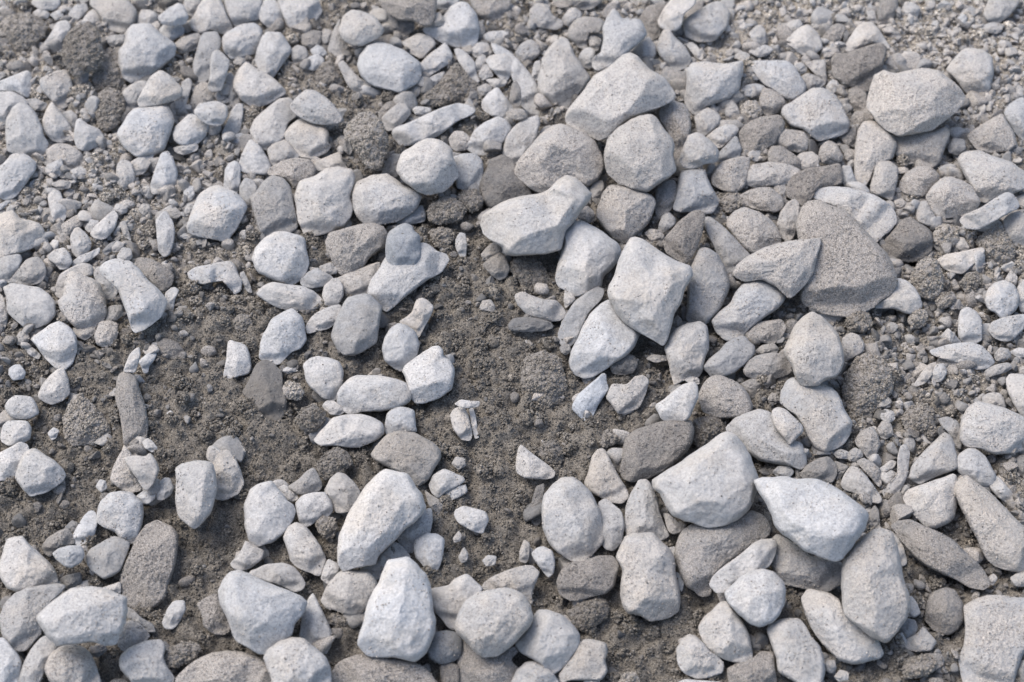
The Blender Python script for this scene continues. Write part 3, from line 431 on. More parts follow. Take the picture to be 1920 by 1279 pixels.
s 5 6 0|66,74 70,68 78,64 82,70 84,78 80,86 76,89 71,82 67,78||sandy cone-shaped pebble below the large brown gritty clod
s 5 5 0|82,66 86,60 92,62 94,70 88,73 84,71||
s 7 4 0|84,55 88,51 94,53 95,58 91,61 86,59||
s 6 4 0|49,84 54,81 60,83 60,88 53,88||
s 5 4 0|60,84 65,80 70,82 71,86 66,90 61,89||
s 6 4 0|81,97 86,94 92,89 96,91 94,95 86,99||
s 6 4 0|88,100 92,97 96,99 95,103 90,104||
s 4 3 0|24,100 30,93 38,88 45,87 50,92 51,99 48,106 38,104 28,103||dull grey-brown stone in shade behind the big sloping white stone
s 6 3 0|4,98 8,94 16,94 19,98 16,102 8,102||
s 4 4 -1|50,90 56,92 60,94 56,100 52,104||
c 3 9 -1|100,58 106,50 116,46 124,52 124,60 128,68 124,72 114,68 104,66||dark brown clod behind the roof-shaped stone
s 7 2 0|110,32 115,24 120,18 126,16 124,24 118,31 112,33||
s 7 3 0|122,26 126,18 132,17 134,24 130,30 124,30||small pale upright pebble under the flat lozenge stone
s 5 1 0|163,22 170,18 180,16 183,20 176,24 165,27||small bluish flat pebble beside the flat lozenge stone's end
s 5 5 0|170,10 174,5 180,6 182,11 177,15 171,14||
s 7 3 0|182,8 188,5 198,6 198,11 188,12||
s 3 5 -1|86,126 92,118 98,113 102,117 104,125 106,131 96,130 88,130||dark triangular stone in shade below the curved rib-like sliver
s 6 3 0|161,42 166,39 174,39 177,44 178,50 166,48 162,47||small pale chip stuck behind the large ridged boulder
s 4 5 0|0,43 3,39 7,40 9,44 5,47 1,46||
s 4 4 -1|183,92 188,86 198,84 198,105 188,103||
s 9 1 2|-8,106 -2,103 6,103 13,102 22,104 36,104 46,108 56,114 66,121 72,126 74,130 73,134 71,140 66,147 60,156 54,162 48,163 38,160 28,156 20,150 12,144 6,138 4,130 0,122 -5,114|8,110,8 34,112,8 11,137,8 30,141,9 54,146,9 66,126,8|big white stone with a sloping lower rim, lying on other stones
T 0 3
s 9 2 0|0,42 3,30 6,22 12,20 17,19 21,25 28,31 36,38 41,45 42,52 38,56 26,57 14,60 6,57 1,50|18,28,8 20,44,9 34,44,7|white three-faced stone at the frame's side, with one blue-grey face
s 9 2 2|28,80 32,75 40,68 48,62 55,58 66,57 76,58 84,61 94,65 94,74 93,84 89,92 86,99 78,100 69,97 60,98 52,99 44,100 38,95 33,88|48,76,8 66,74,9 86,68,7 72,92,7 40,84,7|big white slab lying across a tan flat stone near the near corner
s 6 4 0|0,80 4,70 11,62 20,58 30,56 42,55 48,57 44,62 38,68 32,75 28,80 30,86 31,90 26,96 20,103 13,104 8,100 3,92|16,70,7 18,90,8|tan flat stone underneath the big white slab
s 6 6 0|34,118 38,108 46,102 56,100 64,103 69,110 72,118 75,128 73,134 46,134 38,128|50,110,9 62,112,8|dusty rounded stone just in front of the big white slab, cut by the near edge
s 7 2 0|90,111 93,106 102,101 110,98 120,97 124,102 122,110 124,116 130,124 128,134 104,134 96,124 91,118|106,108,8 116,116,7|cream and blue-grey stone at the near edge, with a dark clod beside it
s 5 7 0|133,126 138,120 146,113 158,107 170,105 182,106 194,110 204,116 208,124 206,134 134,134||broad sandy grey stone at the near edge, in front of a pale bowl-shaped stone
s 8 1 1|164,60 168,52 174,46 180,45 188,48 196,52 206,56 216,60 225,64 230,68 227,76 220,84 218,92 210,99 202,106 194,106 188,102 178,96 174,88 170,78 166,70|176,56,8 200,64,8 182,78,8 205,86,7|large bluish-white bowl-shaped stone with shaded lower side
s 4 8 0|148,70 154,66 162,62 166,72 170,82 172,88 168,92 160,91 153,86 152,78||brown sandy stone tucked against the bowl-shaped stone
s 5 2 0|65,34 68,29 76,24 85,19 92,21 97,24 94,34 90,44 84,48 78,50 72,46 67,41|78,31,9|grey faceted stone below the cream anvil-shaped stone
s 6 2 1|40,32 44,28 52,26 60,26 63,32 60,38 53,42 48,40 43,36||grey-blue pointed chip resting on a dull dark stone
s 4 4 0|32,26 36,20 44,15 50,13 54,18 56,24 46,26 40,31 38,34 33,30||dull dark stone behind the grey-blue pointed chip
s 9 1 0|54,20 58,12 63,4 67,0 71,1 73,8 71,17 66,24 58,25||small white upright stone beside the cream anvil-shaped stone
s 4 8 -1|91,52 93,42 98,32 102,22 108,13 118,8 128,12 133,18 132,32 130,44 126,54 124,64 118,70 108,72 98,70 94,66 92,58|112,24,5 112,50,5|large brown slab sunk in soil, mottled with sand
s 7 2 0|122,83 126,73 130,68 138,67 139,74 134,83 130,88 124,87||small grey-white brick-like chip in soil
s 6 2 0|173,39 178,34 182,28 184,22 190,26 198,30 196,36 188,42 182,44 176,43||small grey stone under the tip of the white lobed stone
s 5 5 0|88,98 92,88 96,82 104,84 110,90 112,94 106,100 98,104 92,104||tan stone peeping out at the end of the big white slab
s 5 3 0|95,72 100,74 106,80 114,84 116,90 110,90 104,84 96,80||
s 7 3 0|15,124 18,114 24,103 30,96 34,94 38,97 43,102 40,106 36,112 34,118 30,128 26,134 14,134||narrow slanting stone beside the dusty rounded stone at the near edge
s 8 1 0|-4,98 2,95 6,99 12,106 16,114 14,124 12,134 -4,134||white stone in the near corner, cut by two edges of the frame
c 3 9 0|123,110 126,104 136,99 148,99 150,104 146,110 136,115 126,117||dark gritty clod between the cream and blue-grey stone and the broad sandy one
s 8 2 0|75,58 84,55 90,53 90,61 80,59||
s 3 4 -1|44,52 50,48 60,46 61,53 54,58 46,57||dark stone in soil behind the big white slab
s 4 5 0|49,12 54,7 58,9 57,14 52,16||
s 3 6 0|79,131 86,126 94,126 100,134 80,134||
s 4 4 -1|67,102 78,100 80,104 74,109 69,108||
T 1 3
s 9 2 1|78,98 79,90 82,80 84,70 88,62 93,54 96,46 99,39 106,37 114,36 120,42 126,48 130,55 131,64 132,74 134,82 133,90 130,98 126,106 119,112 112,110 104,108 96,108 85,107 80,102|104,43,7 116,42,7 112,62,8 106,80,9 88,92,8 122,96,7 90,72,7|tall white pear-shaped block with a bright central ridge
s 7 3 0|49,67 51,62 56,54 62,47 68,44 76,45 84,46 89,51 90,57 87,64 83,72 78,77 71,78 62,74 54,72|70,52,8 66,62,9|rounded white-grey stone beside the tall pear-shaped block
s 9 2 0|21,20 24,13 30,9 36,11 42,18 48,26 52,36 50,42 47,48 40,45 30,41 26,36 24,28|32,18,8 42,30,9|white wedge with a shaded end, next to the long diagonal white slab
s 8 3 1|150,85 152,78 158,68 166,62 176,59 186,58 194,60 200,64 205,72 207,80 204,87 196,95 188,103 180,108 172,109 165,105 158,97 151,90|170,72,8 188,78,8 174,98,7|round cream stone with a flat face, beside the split-faced one near the edge
s 8 1 0|131,66 132,58 140,57 145,56 148,52 158,47 163,52 169,58 168,62 160,67 156,72 151,80 150,88 144,86 138,78 133,72|158,56,8 140,64,7|white knuckle-shaped stone between the pear-shaped block and the round cream stone
s 6 3 0|170,59 172,54 180,48 190,44 197,42 206,41 212,46 209,54 206,62 207,70 203,66 198,62 190,58 180,58||grey stone behind the round cream stone
s 8 1 0|119,27 120,22 128,17 134,17 141,21 140,30 138,40 133,47 128,44 125,39 120,34|130,24,8|pale speckled dog-tooth stone in soil above the pear-shaped block
s 6 1 0|105,18 110,12 118,5 124,0 131,-2 132,8 130,17 126,18 120,22 119,30 113,30 108,24||grey-blue stone behind the low end of the long diagonal slab
s 7 2 0|78,43 90,39 96,30 104,23 110,28 116,36 106,37 98,40 94,48 90,52 84,46||pale stone in shade behind the tall pear-shaped block
s 7 3 0|49,50 51,43 54,36 60,39 63,43 58,50 54,54||small pale stone between the shaded-end wedge and the diagonal white slab
s 6 1 0|-6,48 -2,44 0,44 8,40 20,39 28,42 33,48 36,54 34,58 29,60 24,58 18,55 10,53 2,50|16,46,8|flat blue-grey stone lying along the top of the bowl-shaped stone
s 7 1 0|34,88 35,78 40,66 43,62 46,68 49,74 53,82 56,90 56,100 52,106 46,102 40,98 33,94|44,82,8|grey-white upright shard beside the bowl-shaped stone
s 8 3 1|6,110 10,104 18,98 27,95 36,96 41,101 46,105 52,110 55,118 56,134 14,134 12,124 9,117|22,106,8 40,112,8 28,124,8|white rough-topped stone at the near edge, beside a dark sandy slab
s 4 9 0|56,126 58,120 66,112 76,108 86,108 98,110 110,112 122,115 130,122 136,130 138,135 56,135||dark sandy slab at the near edge in front of the pear-shaped block
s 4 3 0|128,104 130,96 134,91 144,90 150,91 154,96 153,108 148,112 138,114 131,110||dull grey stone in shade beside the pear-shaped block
s 4 7 -1|152,112 154,100 158,98 165,105 172,109 180,108 188,104 192,102 198,104 190,112 196,118 206,122 206,134 153,134||brown stone at the near edge under the round cream stone
s 3 6 -1|138,116 146,114 152,116 152,134 140,134||
s 7 3 0|148,20 152,15 154,18 153,22 149,23||
s 6 3 0|152,34 156,27 159,32 158,37 154,38||
s 6 3 0|170,37 174,33 180,34 179,40 173,41||
c 3 6 0|45,8 50,4 58,5 61,12 58,19 52,20 47,15||dark lump between the shaded-end wedge and the diagonal white slab
c 3 8 -1|53,80 60,76 70,79 80,80 78,84 62,86 54,84||dim clod under the rounded white-grey stone
T 2 3
s 8 4 0|79,36 82,28 86,20 90,17 98,18 106,18 112,24 117,28 121,36 122,46 124,56 126,66 124,74 116,79 104,81 96,77 88,76 84,70 82,62 83,52 84,44 82,40|92,26,7 112,34,8 90,62,7 116,62,8 100,68,9 102,44,8|tall cream rectangular stone with clipped top corners
s 8 1 1|160,62 164,57 172,50 180,45 188,44 196,46 203,53 204,60 203,70 200,77 194,83 186,86 178,83 170,76 163,69|178,60,8 190,60,8|pale pentagon-faced stone below a diagonal rod-shaped stone
s 7 3 1|149,54 151,49 156,44 164,38 172,32 180,25 186,22 196,21 198,26 196,34 192,42 186,44 178,46 170,52 164,57 160,60 154,60|160,46,8 182,30,8|pale diagonal rod-shaped stone leaning over a sandy round boulder
s 5 6 0|123,30 125,22 130,14 136,10 150,11 160,10 168,5 178,0 188,4 192,14 190,20 180,25 172,32 160,40 152,48 149,55 150,62 142,62 132,56 127,46 124,38|140,26,8 164,20,8 136,46,7|sandy round boulder shaded under the big axe-head stone
s 8 3 0|140,88 144,80 150,76 156,69 162,68 166,74 172,82 177,92 179,102 180,110 174,113 164,112 154,108 148,104 144,98|163,82,9 166,104,8|pale tent-shaped stone with one blue-grey side, below the pentagon-faced stone
s 7 4 0|124,106 127,98 132,93 138,94 144,100 148,105 154,109 158,114 157,120 148,124 138,125 130,121 125,114|134,104,8|pale oval stone beside the foot of the tent-shaped stone
s 8 1 0|3,100 10,90 16,80 20,75 28,75 36,78 44,84 50,92 50,98 48,104 42,112 36,118 30,122 24,116 16,110 8,106|28,80,9 20,96,9 44,92,7 28,114,6|split-faced stone, half white and half blue-grey, near the near edge
s 6 2 0|36,122 42,114 48,106 50,100 54,97 62,97 70,100 71,106 69,112 71,120 66,126 56,126 44,126 38,128|58,106,9|grey stump-like stone leaning beside the split-faced stone
s 6 4 0|0,128 4,120 10,114 16,113 22,116 29,120 34,128 34,135 0,135||pale stone at the near edge below the split-faced stone
s 3 7 0|34,52 38,44 46,38 54,38 64,34 74,34 80,40 78,48 76,56 70,61 60,63 50,66 44,66 36,62|60,46,8|dark sandy stone under the tip of the large white egg-like stone
s 7 3 0|15,32 19,28 24,27 30,30 32,38 31,46 27,49 23,44 18,38||small pale pebble beside the dark sandy stone and the egg-like stone
s 6 4 0|6,30 9,22 13,24 13,32 11,38 6,37||
s 7 1 0|118,28 122,27 125,34 123,41 120,36||
s 5 0 0|123,46 127,48 129,54 127,60 125,56||
s 6 5 0|154,62 160,61 161,68 157,69||
s 6 3 0|114,2 118,2 124,8 130,10 127,15 121,17 117,14||small grey stone squeezed under the edge of the big axe-head stone
c 2 8 -1|42,76 52,68 64,64 72,68 72,76 66,84 54,90 46,86||blackish clod just below the dark sandy stone and the egg-like stone
s 4 1 -1|178,92 184,96 187,102 184,106 180,105||
c 4 7 0|80,128 84,122 92,121 95,126 94,134 80,134||small grey clod at the near edge
s 6 3 0|54,128 58,124 64,126 66,134 55,134||
s 7 3 0|122,130 130,126 142,127 156,128 162,134 122,134||pale stone barely showing at the near edge below the pale oval stone
s 4 7 -1|162,118 170,114 180,111 186,106 196,106 198,134 164,134||brown dusty stone at the near edge beside a speckled grey stone
T 3 3
s 7 4 1|56,46 58,36 64,27 72,20 79,15 84,14 92,17 96,26 98,36 100,46 102,54 105,62 106,70 103,80 97,88 91,95 87,96 80,93 72,88 64,82 58,76 56,66|80,26,8 76,50,9 92,40,7 84,84,7|tall pale almond-shaped stone with a peaked top, lying over a saddle-backed one
s 7 2 0|87,15 94,16 99,20 102,28 104,38 100,40 97,32 94,26||small flake standing behind the peak of the almond-shaped stone
s 8 4 0|26,66 30,60 40,61 48,63 54,67 57,76 64,83 72,89 80,94 83,100 86,106 83,110 74,112 62,113 54,111 46,104 40,98 34,88 29,78|42,72,8 52,88,9 70,104,7|cream saddle-backed stone tucked under the tall almond-shaped stone
s 6 5 0|2,34 4,22 8,18 16,22 24,28 32,34 42,36 50,36 55,40 56,46 54,54 46,59 40,61 32,58 22,56 12,54 5,46|16,32,7 36,44,8|tan stone squeezed under the big sloping white stone
s 7 3 0|0,90 2,85 12,82 22,81 28,86 32,94 38,101 41,108 42,120 38,132 28,132 18,126 8,120 7,110 4,102|14,92,8 28,104,8|speckled grey stone near the near edge, beside the saddle-backed one
s 6 5 -1|147,72 154,68 164,64 176,64 186,66 198,66 198,100 190,108 186,120 182,134 150,134 146,124 144,110 148,100 149,86|162,82,5 172,100,5 160,118,5|large flat pale stone in the near corner, out of focus
s 4 6 0|93,12 98,8 108,7 116,11 128,16 140,23 148,31 156,38 162,46 165,54 160,58 150,56 140,50 130,46 118,40 110,34 104,26 98,18|116,24,8 140,38,8|long dark slanting slab behind the tall almond-shaped stone
s 7 2 0|104,66 108,64 112,70 114,76 110,79 104,78||
s 4 3 0|97,88 104,81 110,82 112,88 108,95 100,98||small dark stone under the lower end of the almond-shaped stone
s 7 4 0|104,96 112,92 116,87 121,92 126,98 122,104 112,105 102,102||small pale angular chip beside a smooth dull round stone
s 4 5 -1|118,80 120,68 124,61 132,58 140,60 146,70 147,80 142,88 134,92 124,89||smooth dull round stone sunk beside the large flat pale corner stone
s 6 3 0|165,50 169,47 172,50 169,55 166,54||
s 6 4 0|182,50 188,46 198,45 198,56 186,56||
s 6 3 0|50,124 54,119 60,121 60,126 53,127||
s 5 4 0|42,118 44,112 50,112 51,118 47,121||
c 3 8 0|101,118 106,110 118,108 126,112 124,120 112,125 103,124||dark gritty clod near the near edge, between the saddle-backed and flat corner stones
s 4 3 -1|75,2 80,-4 83,0 84,12 77,14||
"""

# ------------------------------------------------------------------ camera
PITCH = math.radians(50.0)
DIST = 0.93
LENS = 18.0 / math.tan(math.radians(15.0))
CAM = np.array([0.0, -DIST * math.cos(PITCH), DIST * math.sin(PITCH)])
RIGHT = np.array([1.0, 0, 0])
FWD = np.array([0.0, math.cos(PITCH), -math.sin(PITCH)])
UPV = np.array([0.0, math.sin(PITCH), math.cos(PITCH)])
PXU = 36.0 / LENS / 1920.0          # tangent per photo pixel


def rays(uv):
    """photo pixels (n,2) -> unnormalised ray directions with unit depth"""
    x = (uv[:, 0] - 960.0) * PXU
    y = -(uv[:, 1] - 639.5) * PXU
    return FWD[None] + x[:, None] * RIGHT[None] + y[:, None] * UPV[None]


def to_px(P):
    d = P - CAM[None]
    z = d @ FWD
    return np.stack([(d @ RIGHT) / z / PXU + 960.0, -(d @ UPV) / z / PXU + 639.5], 1)


def on_height(uv, z):
    r = rays(uv)
    t = (z - CAM[2]) / r[:, 2]
    return CAM[None] + r * t[:, None]


# ------------------------------------------------------------------ vectorised noise
def _hash(ix, iy, iz, seed):
    h = (ix.astype(np.uint32) * np.uint32(374761393) + iy.astype(np.uint32) * np.uint32(668265263)
         + iz.astype(np.uint32) * np.uint32(2147483647) + np.uint32((seed * 974711 + 1013) & 0xffffffff))
    h = (h ^ (h >> np.uint32(13))) * np.uint32(1274126177)
    h ^= h >> np.uint32(16)
    h = h * np.uint32(2246822519)
    h ^= h >> np.uint32(15)
    return h.astype(np.float64) / 4294967295.0


def vnoise(P, seed=0):
    """smooth value noise in [-1,1]"""
    F = np.floor(P)
    I = F.astype(np.int64)
    f = P - F
    f = f * f * f * (f * (f * 6 - 15) + 10)
    out = 0
    for dx in (0, 1):
        wx = f[:, 0] if dx else 1 - f[:, 0]
        for dy in (0, 1):
            wy = f[:, 1] if dy else 1 - f[:, 1]
            for dz in (0, 1):
                wz = f[:, 2] if dz else 1 - f[:, 2]
                out = out + wx * wy * wz * _hash(I[:, 0] + dx, I[:, 1] + dy, I[:, 2] + dz, seed)
    return out * 2 - 1


def fbm(P, seed=0, octaves=3, gain=0.5):
    a, s, o = 1.0, 0, 0
    for k in range(octaves):
        o = o + a * vnoise(P * (2.03 ** k) + 17.3 * k, seed + k)
        s += a
        a *= gain
    return o / s


def cell(P, seed=0):
    """distance to the nearest jittered feature point: rounded crumbs when inverted"""
    F = np.floor(P)
    I = F.astype(np.int64)
    best = np.full(len(P), 9.0)
    for dx in (-1, 0, 1):
        for dy in (-1, 0, 1):
            for dz in ((-1, 0, 1) if P.shape[1] == 3 else (0,)):
                a, b = I[:, 0] + dx, I[:, 1] + dy
                c = I[:, 2] + dz if P.shape[1] == 3 else np.zeros(len(P), np.int64)
                q = (a + _hash(a, b, c, seed) - P[:, 0]) ** 2 + (b + _hash(a, b, c, seed + 5) - P[:, 1]) ** 2
                if P.shape[1] == 3:
                    q = q + (c + _hash(a, b, c, seed + 9) - P[:, 2]) ** 2
                best = np.minimum(best, q)
    return np.sqrt(best)


# ------------------------------------------------------------------ mesh helpers
def new_mesh(name, V, quads=None, tris=None, look=None, smooth=True):
    """look: (n,4) per-point values read by the material: tone, dust, random, grain"""
    me = bpy.data.meshes.new(name)
    loops, starts, n = [], [], 0
    if quads is not None and len(quads):
        loops.append(np.asarray(quads, np.int32).ravel())
        starts.append(np.arange(len(quads), dtype=np.int32) * 4)
        n = len(quads) * 4
    if tris is not None and len(tris):
        loops.append(np.asarray(tris, np.int32).ravel())
        starts.append(np.arange(len(tris), dtype=np.int32) * 3 + n)
    loops = np.concatenate(loops)
    starts = np.concatenate(starts)
    me.vertices.add(len(V))
    me.vertices.foreach_set('co', np.asarray(V, np.float32).ravel())
    me.loops.add(len(loops))
    me.loops.foreach_set('vertex_index', loops)
    me.polygons.add(len(starts))
    me.polygons.foreach_set('loop_start', starts)
    me.update(calc_edges=True)
    me.polygons.foreach_set('use_smooth', np.full(len(starts), smooth, bool))
    if look is not None:
        at = me.attributes.new('look', 'FLOAT_COLOR', 'POINT')
        at.data.foreach_set('color', np.asarray(look, np.float32).ravel())
    me.validate()
    return me


def link(name, me, mat, loc=(0, 0, 0)):
    o = bpy.data.objects.new(name, me)
    o.location = loc
    me.materials.append(mat)
    COL.objects.link(o)
    return o


# ------------------------------------------------------------------ materials
def N(nt, kind, **kw):
    n = nt.nodes.new(kind)
    for k, v in kw.items():
        if k == 'op':
            n.operation = v
        elif hasattr(n, k):
            setattr(n, k, v)
    return n


def math_(nt, op, a, b=None, c=None, clamp=False):
    n = nt.nodes.new('ShaderNodeMath')
    n.operation = op
    n.use_clamp = clamp
    for i, v in enumerate((a, b, c)):
        if v is None:
            continue
        if hasattr(v, 'links'):
            nt.links.new(v, n.inputs[i])
        else:
            n.inputs[i].default_value = v
    return n.outputs[0]


def mixc(nt, f, a, b, mode='MIX'):
    n = nt.nodes.new('ShaderNodeMix')
    n.data_type = 'RGBA'
    n.blend_type = mode
    n.clamp_factor = True
    for s, v in ((n.inputs[0], f), (n.inputs[6], a), (n.inputs[7], b)):
        if hasattr(v, 'links'):
            nt.links.new(v, s)
        elif isinstance(v, (int, float)):
            s.default_value = v
        else:
            s.default_value = (*v, 1)
    return n.outputs[2]


def noise(nt, vec, scale, detail=2.0, rough=0.55):
    n = nt.nodes.new('ShaderNodeTexNoise')
    n.inputs['Scale'].default_value = scale
    n.inputs['Detail'].default_value = detail
    n.inputs['Roughness'].default_value = rough
    nt.links.new(vec, n.inputs['Vector'])
    return n.outputs['Fac']


def ramp01(nt, v, lo, hi):
    n = nt.nodes.new('ShaderNodeMapRange')
    n.clamp = True
    for s, x in zip(n.inputs[:3], (v, lo, hi)):
        if hasattr(x, 'links'):
            nt.links.new(x, s)
        else:
            s.default_value = x
    return n.outputs[0]


def stone_material():
    m = bpy.data.materials.new('granite_and_sand')
    m.use_nodes = True
    nt = m.node_tree
    bsdf = nt.nodes['Principled BSDF']
    tc = nt.nodes.new('ShaderNodeTexCoord')
    at = nt.nodes.new('ShaderNodeAttribute')
    at.attribute_name = 'look'
    sep = nt.nodes.new('ShaderNodeSeparateColor')
    nt.links.new(at.outputs['Color'], sep.inputs[0])
    tone, dust, rnd = sep.outputs
    grain = at.outputs['Alpha']
    # shift the texture space per stone so that no two stones share a pattern
    sh = nt.nodes.new('ShaderNodeVectorMath')
    sh.operation = 'MULTIPLY_ADD'
    cmb = nt.nodes.new('ShaderNodeCombineXYZ')
    for i in range(3):
        nt.links.new(rnd, cmb.inputs[i])
    nt.links.new(cmb.outputs[0], sh.inputs[0])
    sh.inputs[1].default_value = (3.1, 1.7, 2.3)
    nt.links.new(tc.outputs['Object'], sh.inputs[2])
    vec = sh.outputs[0]
    big = noise(nt, vec, 70, 3)
    mid = noise(nt, vec, 260, 3, 0.6)
    fine = noise(nt, vec, 900, 2, 0.7)
    speck = noise(nt, vec, 1500, 1, 0.5)
    # rock: neutral grey, cooler or warmer from stone to stone and from patch to patch
    warm = mixc(nt, ramp01(nt, math_(nt, 'ADD', rnd, math_(nt, 'MULTIPLY', math_(nt, 'SUBTRACT', big, 0.5), 2.0)), 0.2, 0.8),
                (1.015, 1.0, 0.975), (1.045, 1.0, 0.94))
    rock = mixc(nt, 1.0, warm, tone, 'MULTIPLY')
    rock = mixc(nt, grain, rock, (0.90, 1.0, 1.13), 'MULTIPLY')
    v = math_(nt, 'ADD', 0.46, math_(nt, 'MULTIPLY', ramp01(nt, fine, 0.25, 0.75), 0.36))
    v = math_(nt, 'ADD', v, math_(nt, 'MULTIPLY', mid, 0.34))
    v = math_(nt, 'ADD', v, math_(nt, 'MULTIPLY', math_(nt, 'SUBTRACT', big, 0.5), 0.35))
    rock = mixc(nt, 1.0, rock, v, 'MULTIPLY')
    dark = ramp01(nt, speck, 0.56, 0.68)
    rock = mixc(nt, math_(nt, 'MULTIPLY', dark, math_(nt, 'MULTIPLY_ADD', ramp01(nt, math_(nt, 'FRACT', math_(nt, 'MULTIPLY', rnd, 7.3)), 0.15, 1.0), 0.42, 0.10)), rock, (0.07, 0.07, 0.075))
    # tan weathering stains on some stones
    stain = ramp01(nt, math_(nt, 'ADD', noise(nt, vec, 38, 4, 0.65), math_(nt, 'MULTIPLY', math_(nt, 'FRACT', math_(nt, 'MULTIPLY', rnd, 13.7)), 0.22)), 0.62, 0.80)
    rock = mixc(nt, math_(nt, 'MULTIPLY', stain, 0.32), rock, mixc(nt, 1.0, rock, (0.98, 0.86, 0.70), 'MULTIPLY'))
    # sand grains clinging to it
    g1 = noise(nt, vec, 1700, 2, 0.7)
    sandc = mixc(nt, ramp01(nt, g1, 0.32, 0.68), mixc(nt, ramp01(nt, dust, 0.94, 0.98), (0.19, 0.175, 0.159), (0.12, 0.108, 0.092)), mixc(nt, ramp01(nt, dust, 0.94, 0.98), (0.60, 0.56, 0.515), (0.70, 0.638, 0.55)))
    glint = ramp01(nt, noise(nt, vec, 1900, 0), 0.68, 0.76)
    sandc = mixc(nt, math_(nt, 'MULTIPLY', glint, 0.6), sandc, (0.62, 0.58, 0.52))
    sandc = mixc(nt, 1.0, sandc, math_(nt, 'ADD', 0.20, math_(nt, 'MULTIPLY', tone, 1.75)), 'MULTIPLY')
    cover = math_(nt, 'ADD', math_(nt, 'MULTIPLY', big, 0.75), math_(nt, 'MULTIPLY', fine, 0.45))
    cover = math_(nt, 'ADD', cover, math_(nt, 'MULTIPLY', dust, 0.85))
    cover = ramp01(nt, cover, 0.92, 1.22)
    col = mixc(nt, cover, rock, sandc)
    nt.links.new(col, bsdf.inputs['Base Color'])
    bsdf.inputs['Roughness'].default_value = 0.92
    bsdf.inputs['Specular IOR Level'].default_value = 0.25
    # relief
    h = math_(nt, 'ADD', math_(nt, 'MULTIPLY', mid, 0.9), math_(nt, 'MULTIPLY', fine, 0.5))
    h = math_(nt, 'ADD', h, math_(nt, 'MULTIPLY', math_(nt, 'MULTIPLY', g1, cover), 0.9))
    bp = nt.nodes.new('ShaderNodeBump')
    bp.inputs['Strength'].default_value = 0.75
    bp.inputs['Distance'].default_value = 0.00075
    nt.links.new(h, bp.inputs['Height'])
    nt.links.new(bp.outputs[0], bsdf.inputs['Normal'])
    return m


MAT = stone_material()
TONE = [0.06, 0.09, 0.125, 0.19, 0.26, 0.34, 0.41, 0.455, 0.485, 0.515]

# ------------------------------------------------------------------ read the tracing
TILE_Y = (0, 320, 640, 959)
stones = []
ox = oy = 0
for ln in DATA.strip().splitlines():
    if ln.startswith('T '):
        a, b = ln.split()[1:]
        ox, oy = int(a) * 480, TILE_Y[int(b)]
        continue
    head, outl, crest, label = ln.split('|')
    k, tone, dust, layer = head.split()
    pts = np.array([[float(q) for q in p.split(',')] for p in outl.split()]) * 2.5 + (ox, oy)
    cr = np.array([[float(q) for q in p.split(',')] for p in crest.split()]).reshape(-1, 3)
    cr = np.concatenate([cr[:, :2] * 2.5 + (ox, oy), cr[:, 2:] / 10.0], 1)
    x, y = pts[:, 0], pts[:, 1]
    area = 0.5 * np.sum(x * np.roll(y, -1) - np.roll(x, -1) * y)
    if area < 0:
        pts = pts[::-1]
        area = -area
    stones.append(dict(kind=k, tone=int(tone), dust=int(dust), layer=int(layer), pts=pts, crest=cr, label=label, area=area))

named = sorted([s for s in stones if s['kind'] == 's' and s['label']], key=lambda s: -s['area'])
keep = set(id(s) for s in named[:300]) | set(id(s) for s in stones if s['kind'] == 'c' and s['label'])


GRIT = np.array([[7.5, 7.5, 5.5, 5.5, 7, 7, 9, 9], [9, 8.5, 4, 4, 5, 6, 8, 9], [6, 3.5, 2.5, 2, 1, 4.5, 8.5, 9], [2, 1, 1, 1, 1, 2, 6, 7], [2, 1, 1, 1, 1, 1, 4, 5]], float)
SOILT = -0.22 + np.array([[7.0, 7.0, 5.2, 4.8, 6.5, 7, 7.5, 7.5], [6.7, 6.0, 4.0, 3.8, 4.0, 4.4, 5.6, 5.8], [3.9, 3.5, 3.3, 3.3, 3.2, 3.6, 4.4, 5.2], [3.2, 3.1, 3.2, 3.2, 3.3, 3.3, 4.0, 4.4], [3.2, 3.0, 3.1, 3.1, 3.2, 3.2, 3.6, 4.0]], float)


def region(Gd, px):
    fx = np.clip(px[:, 0] / 240.0 - 0.5, 0, 6.999)
    fy = np.clip(px[:, 1] / 256.0 - 0.5, 0, 3.999)
    ix, iy = fx.astype(int), fy.astype(int)
    fx, fy = fx - ix, fy - iy
    return (Gd[iy, ix] * (1 - fx) * (1 - fy) + Gd[iy, ix + 1] * fx * (1 - fy) + Gd[iy + 1, ix] * (1 - fx) * fy + Gd[iy + 1, ix + 1] * fx * fy)


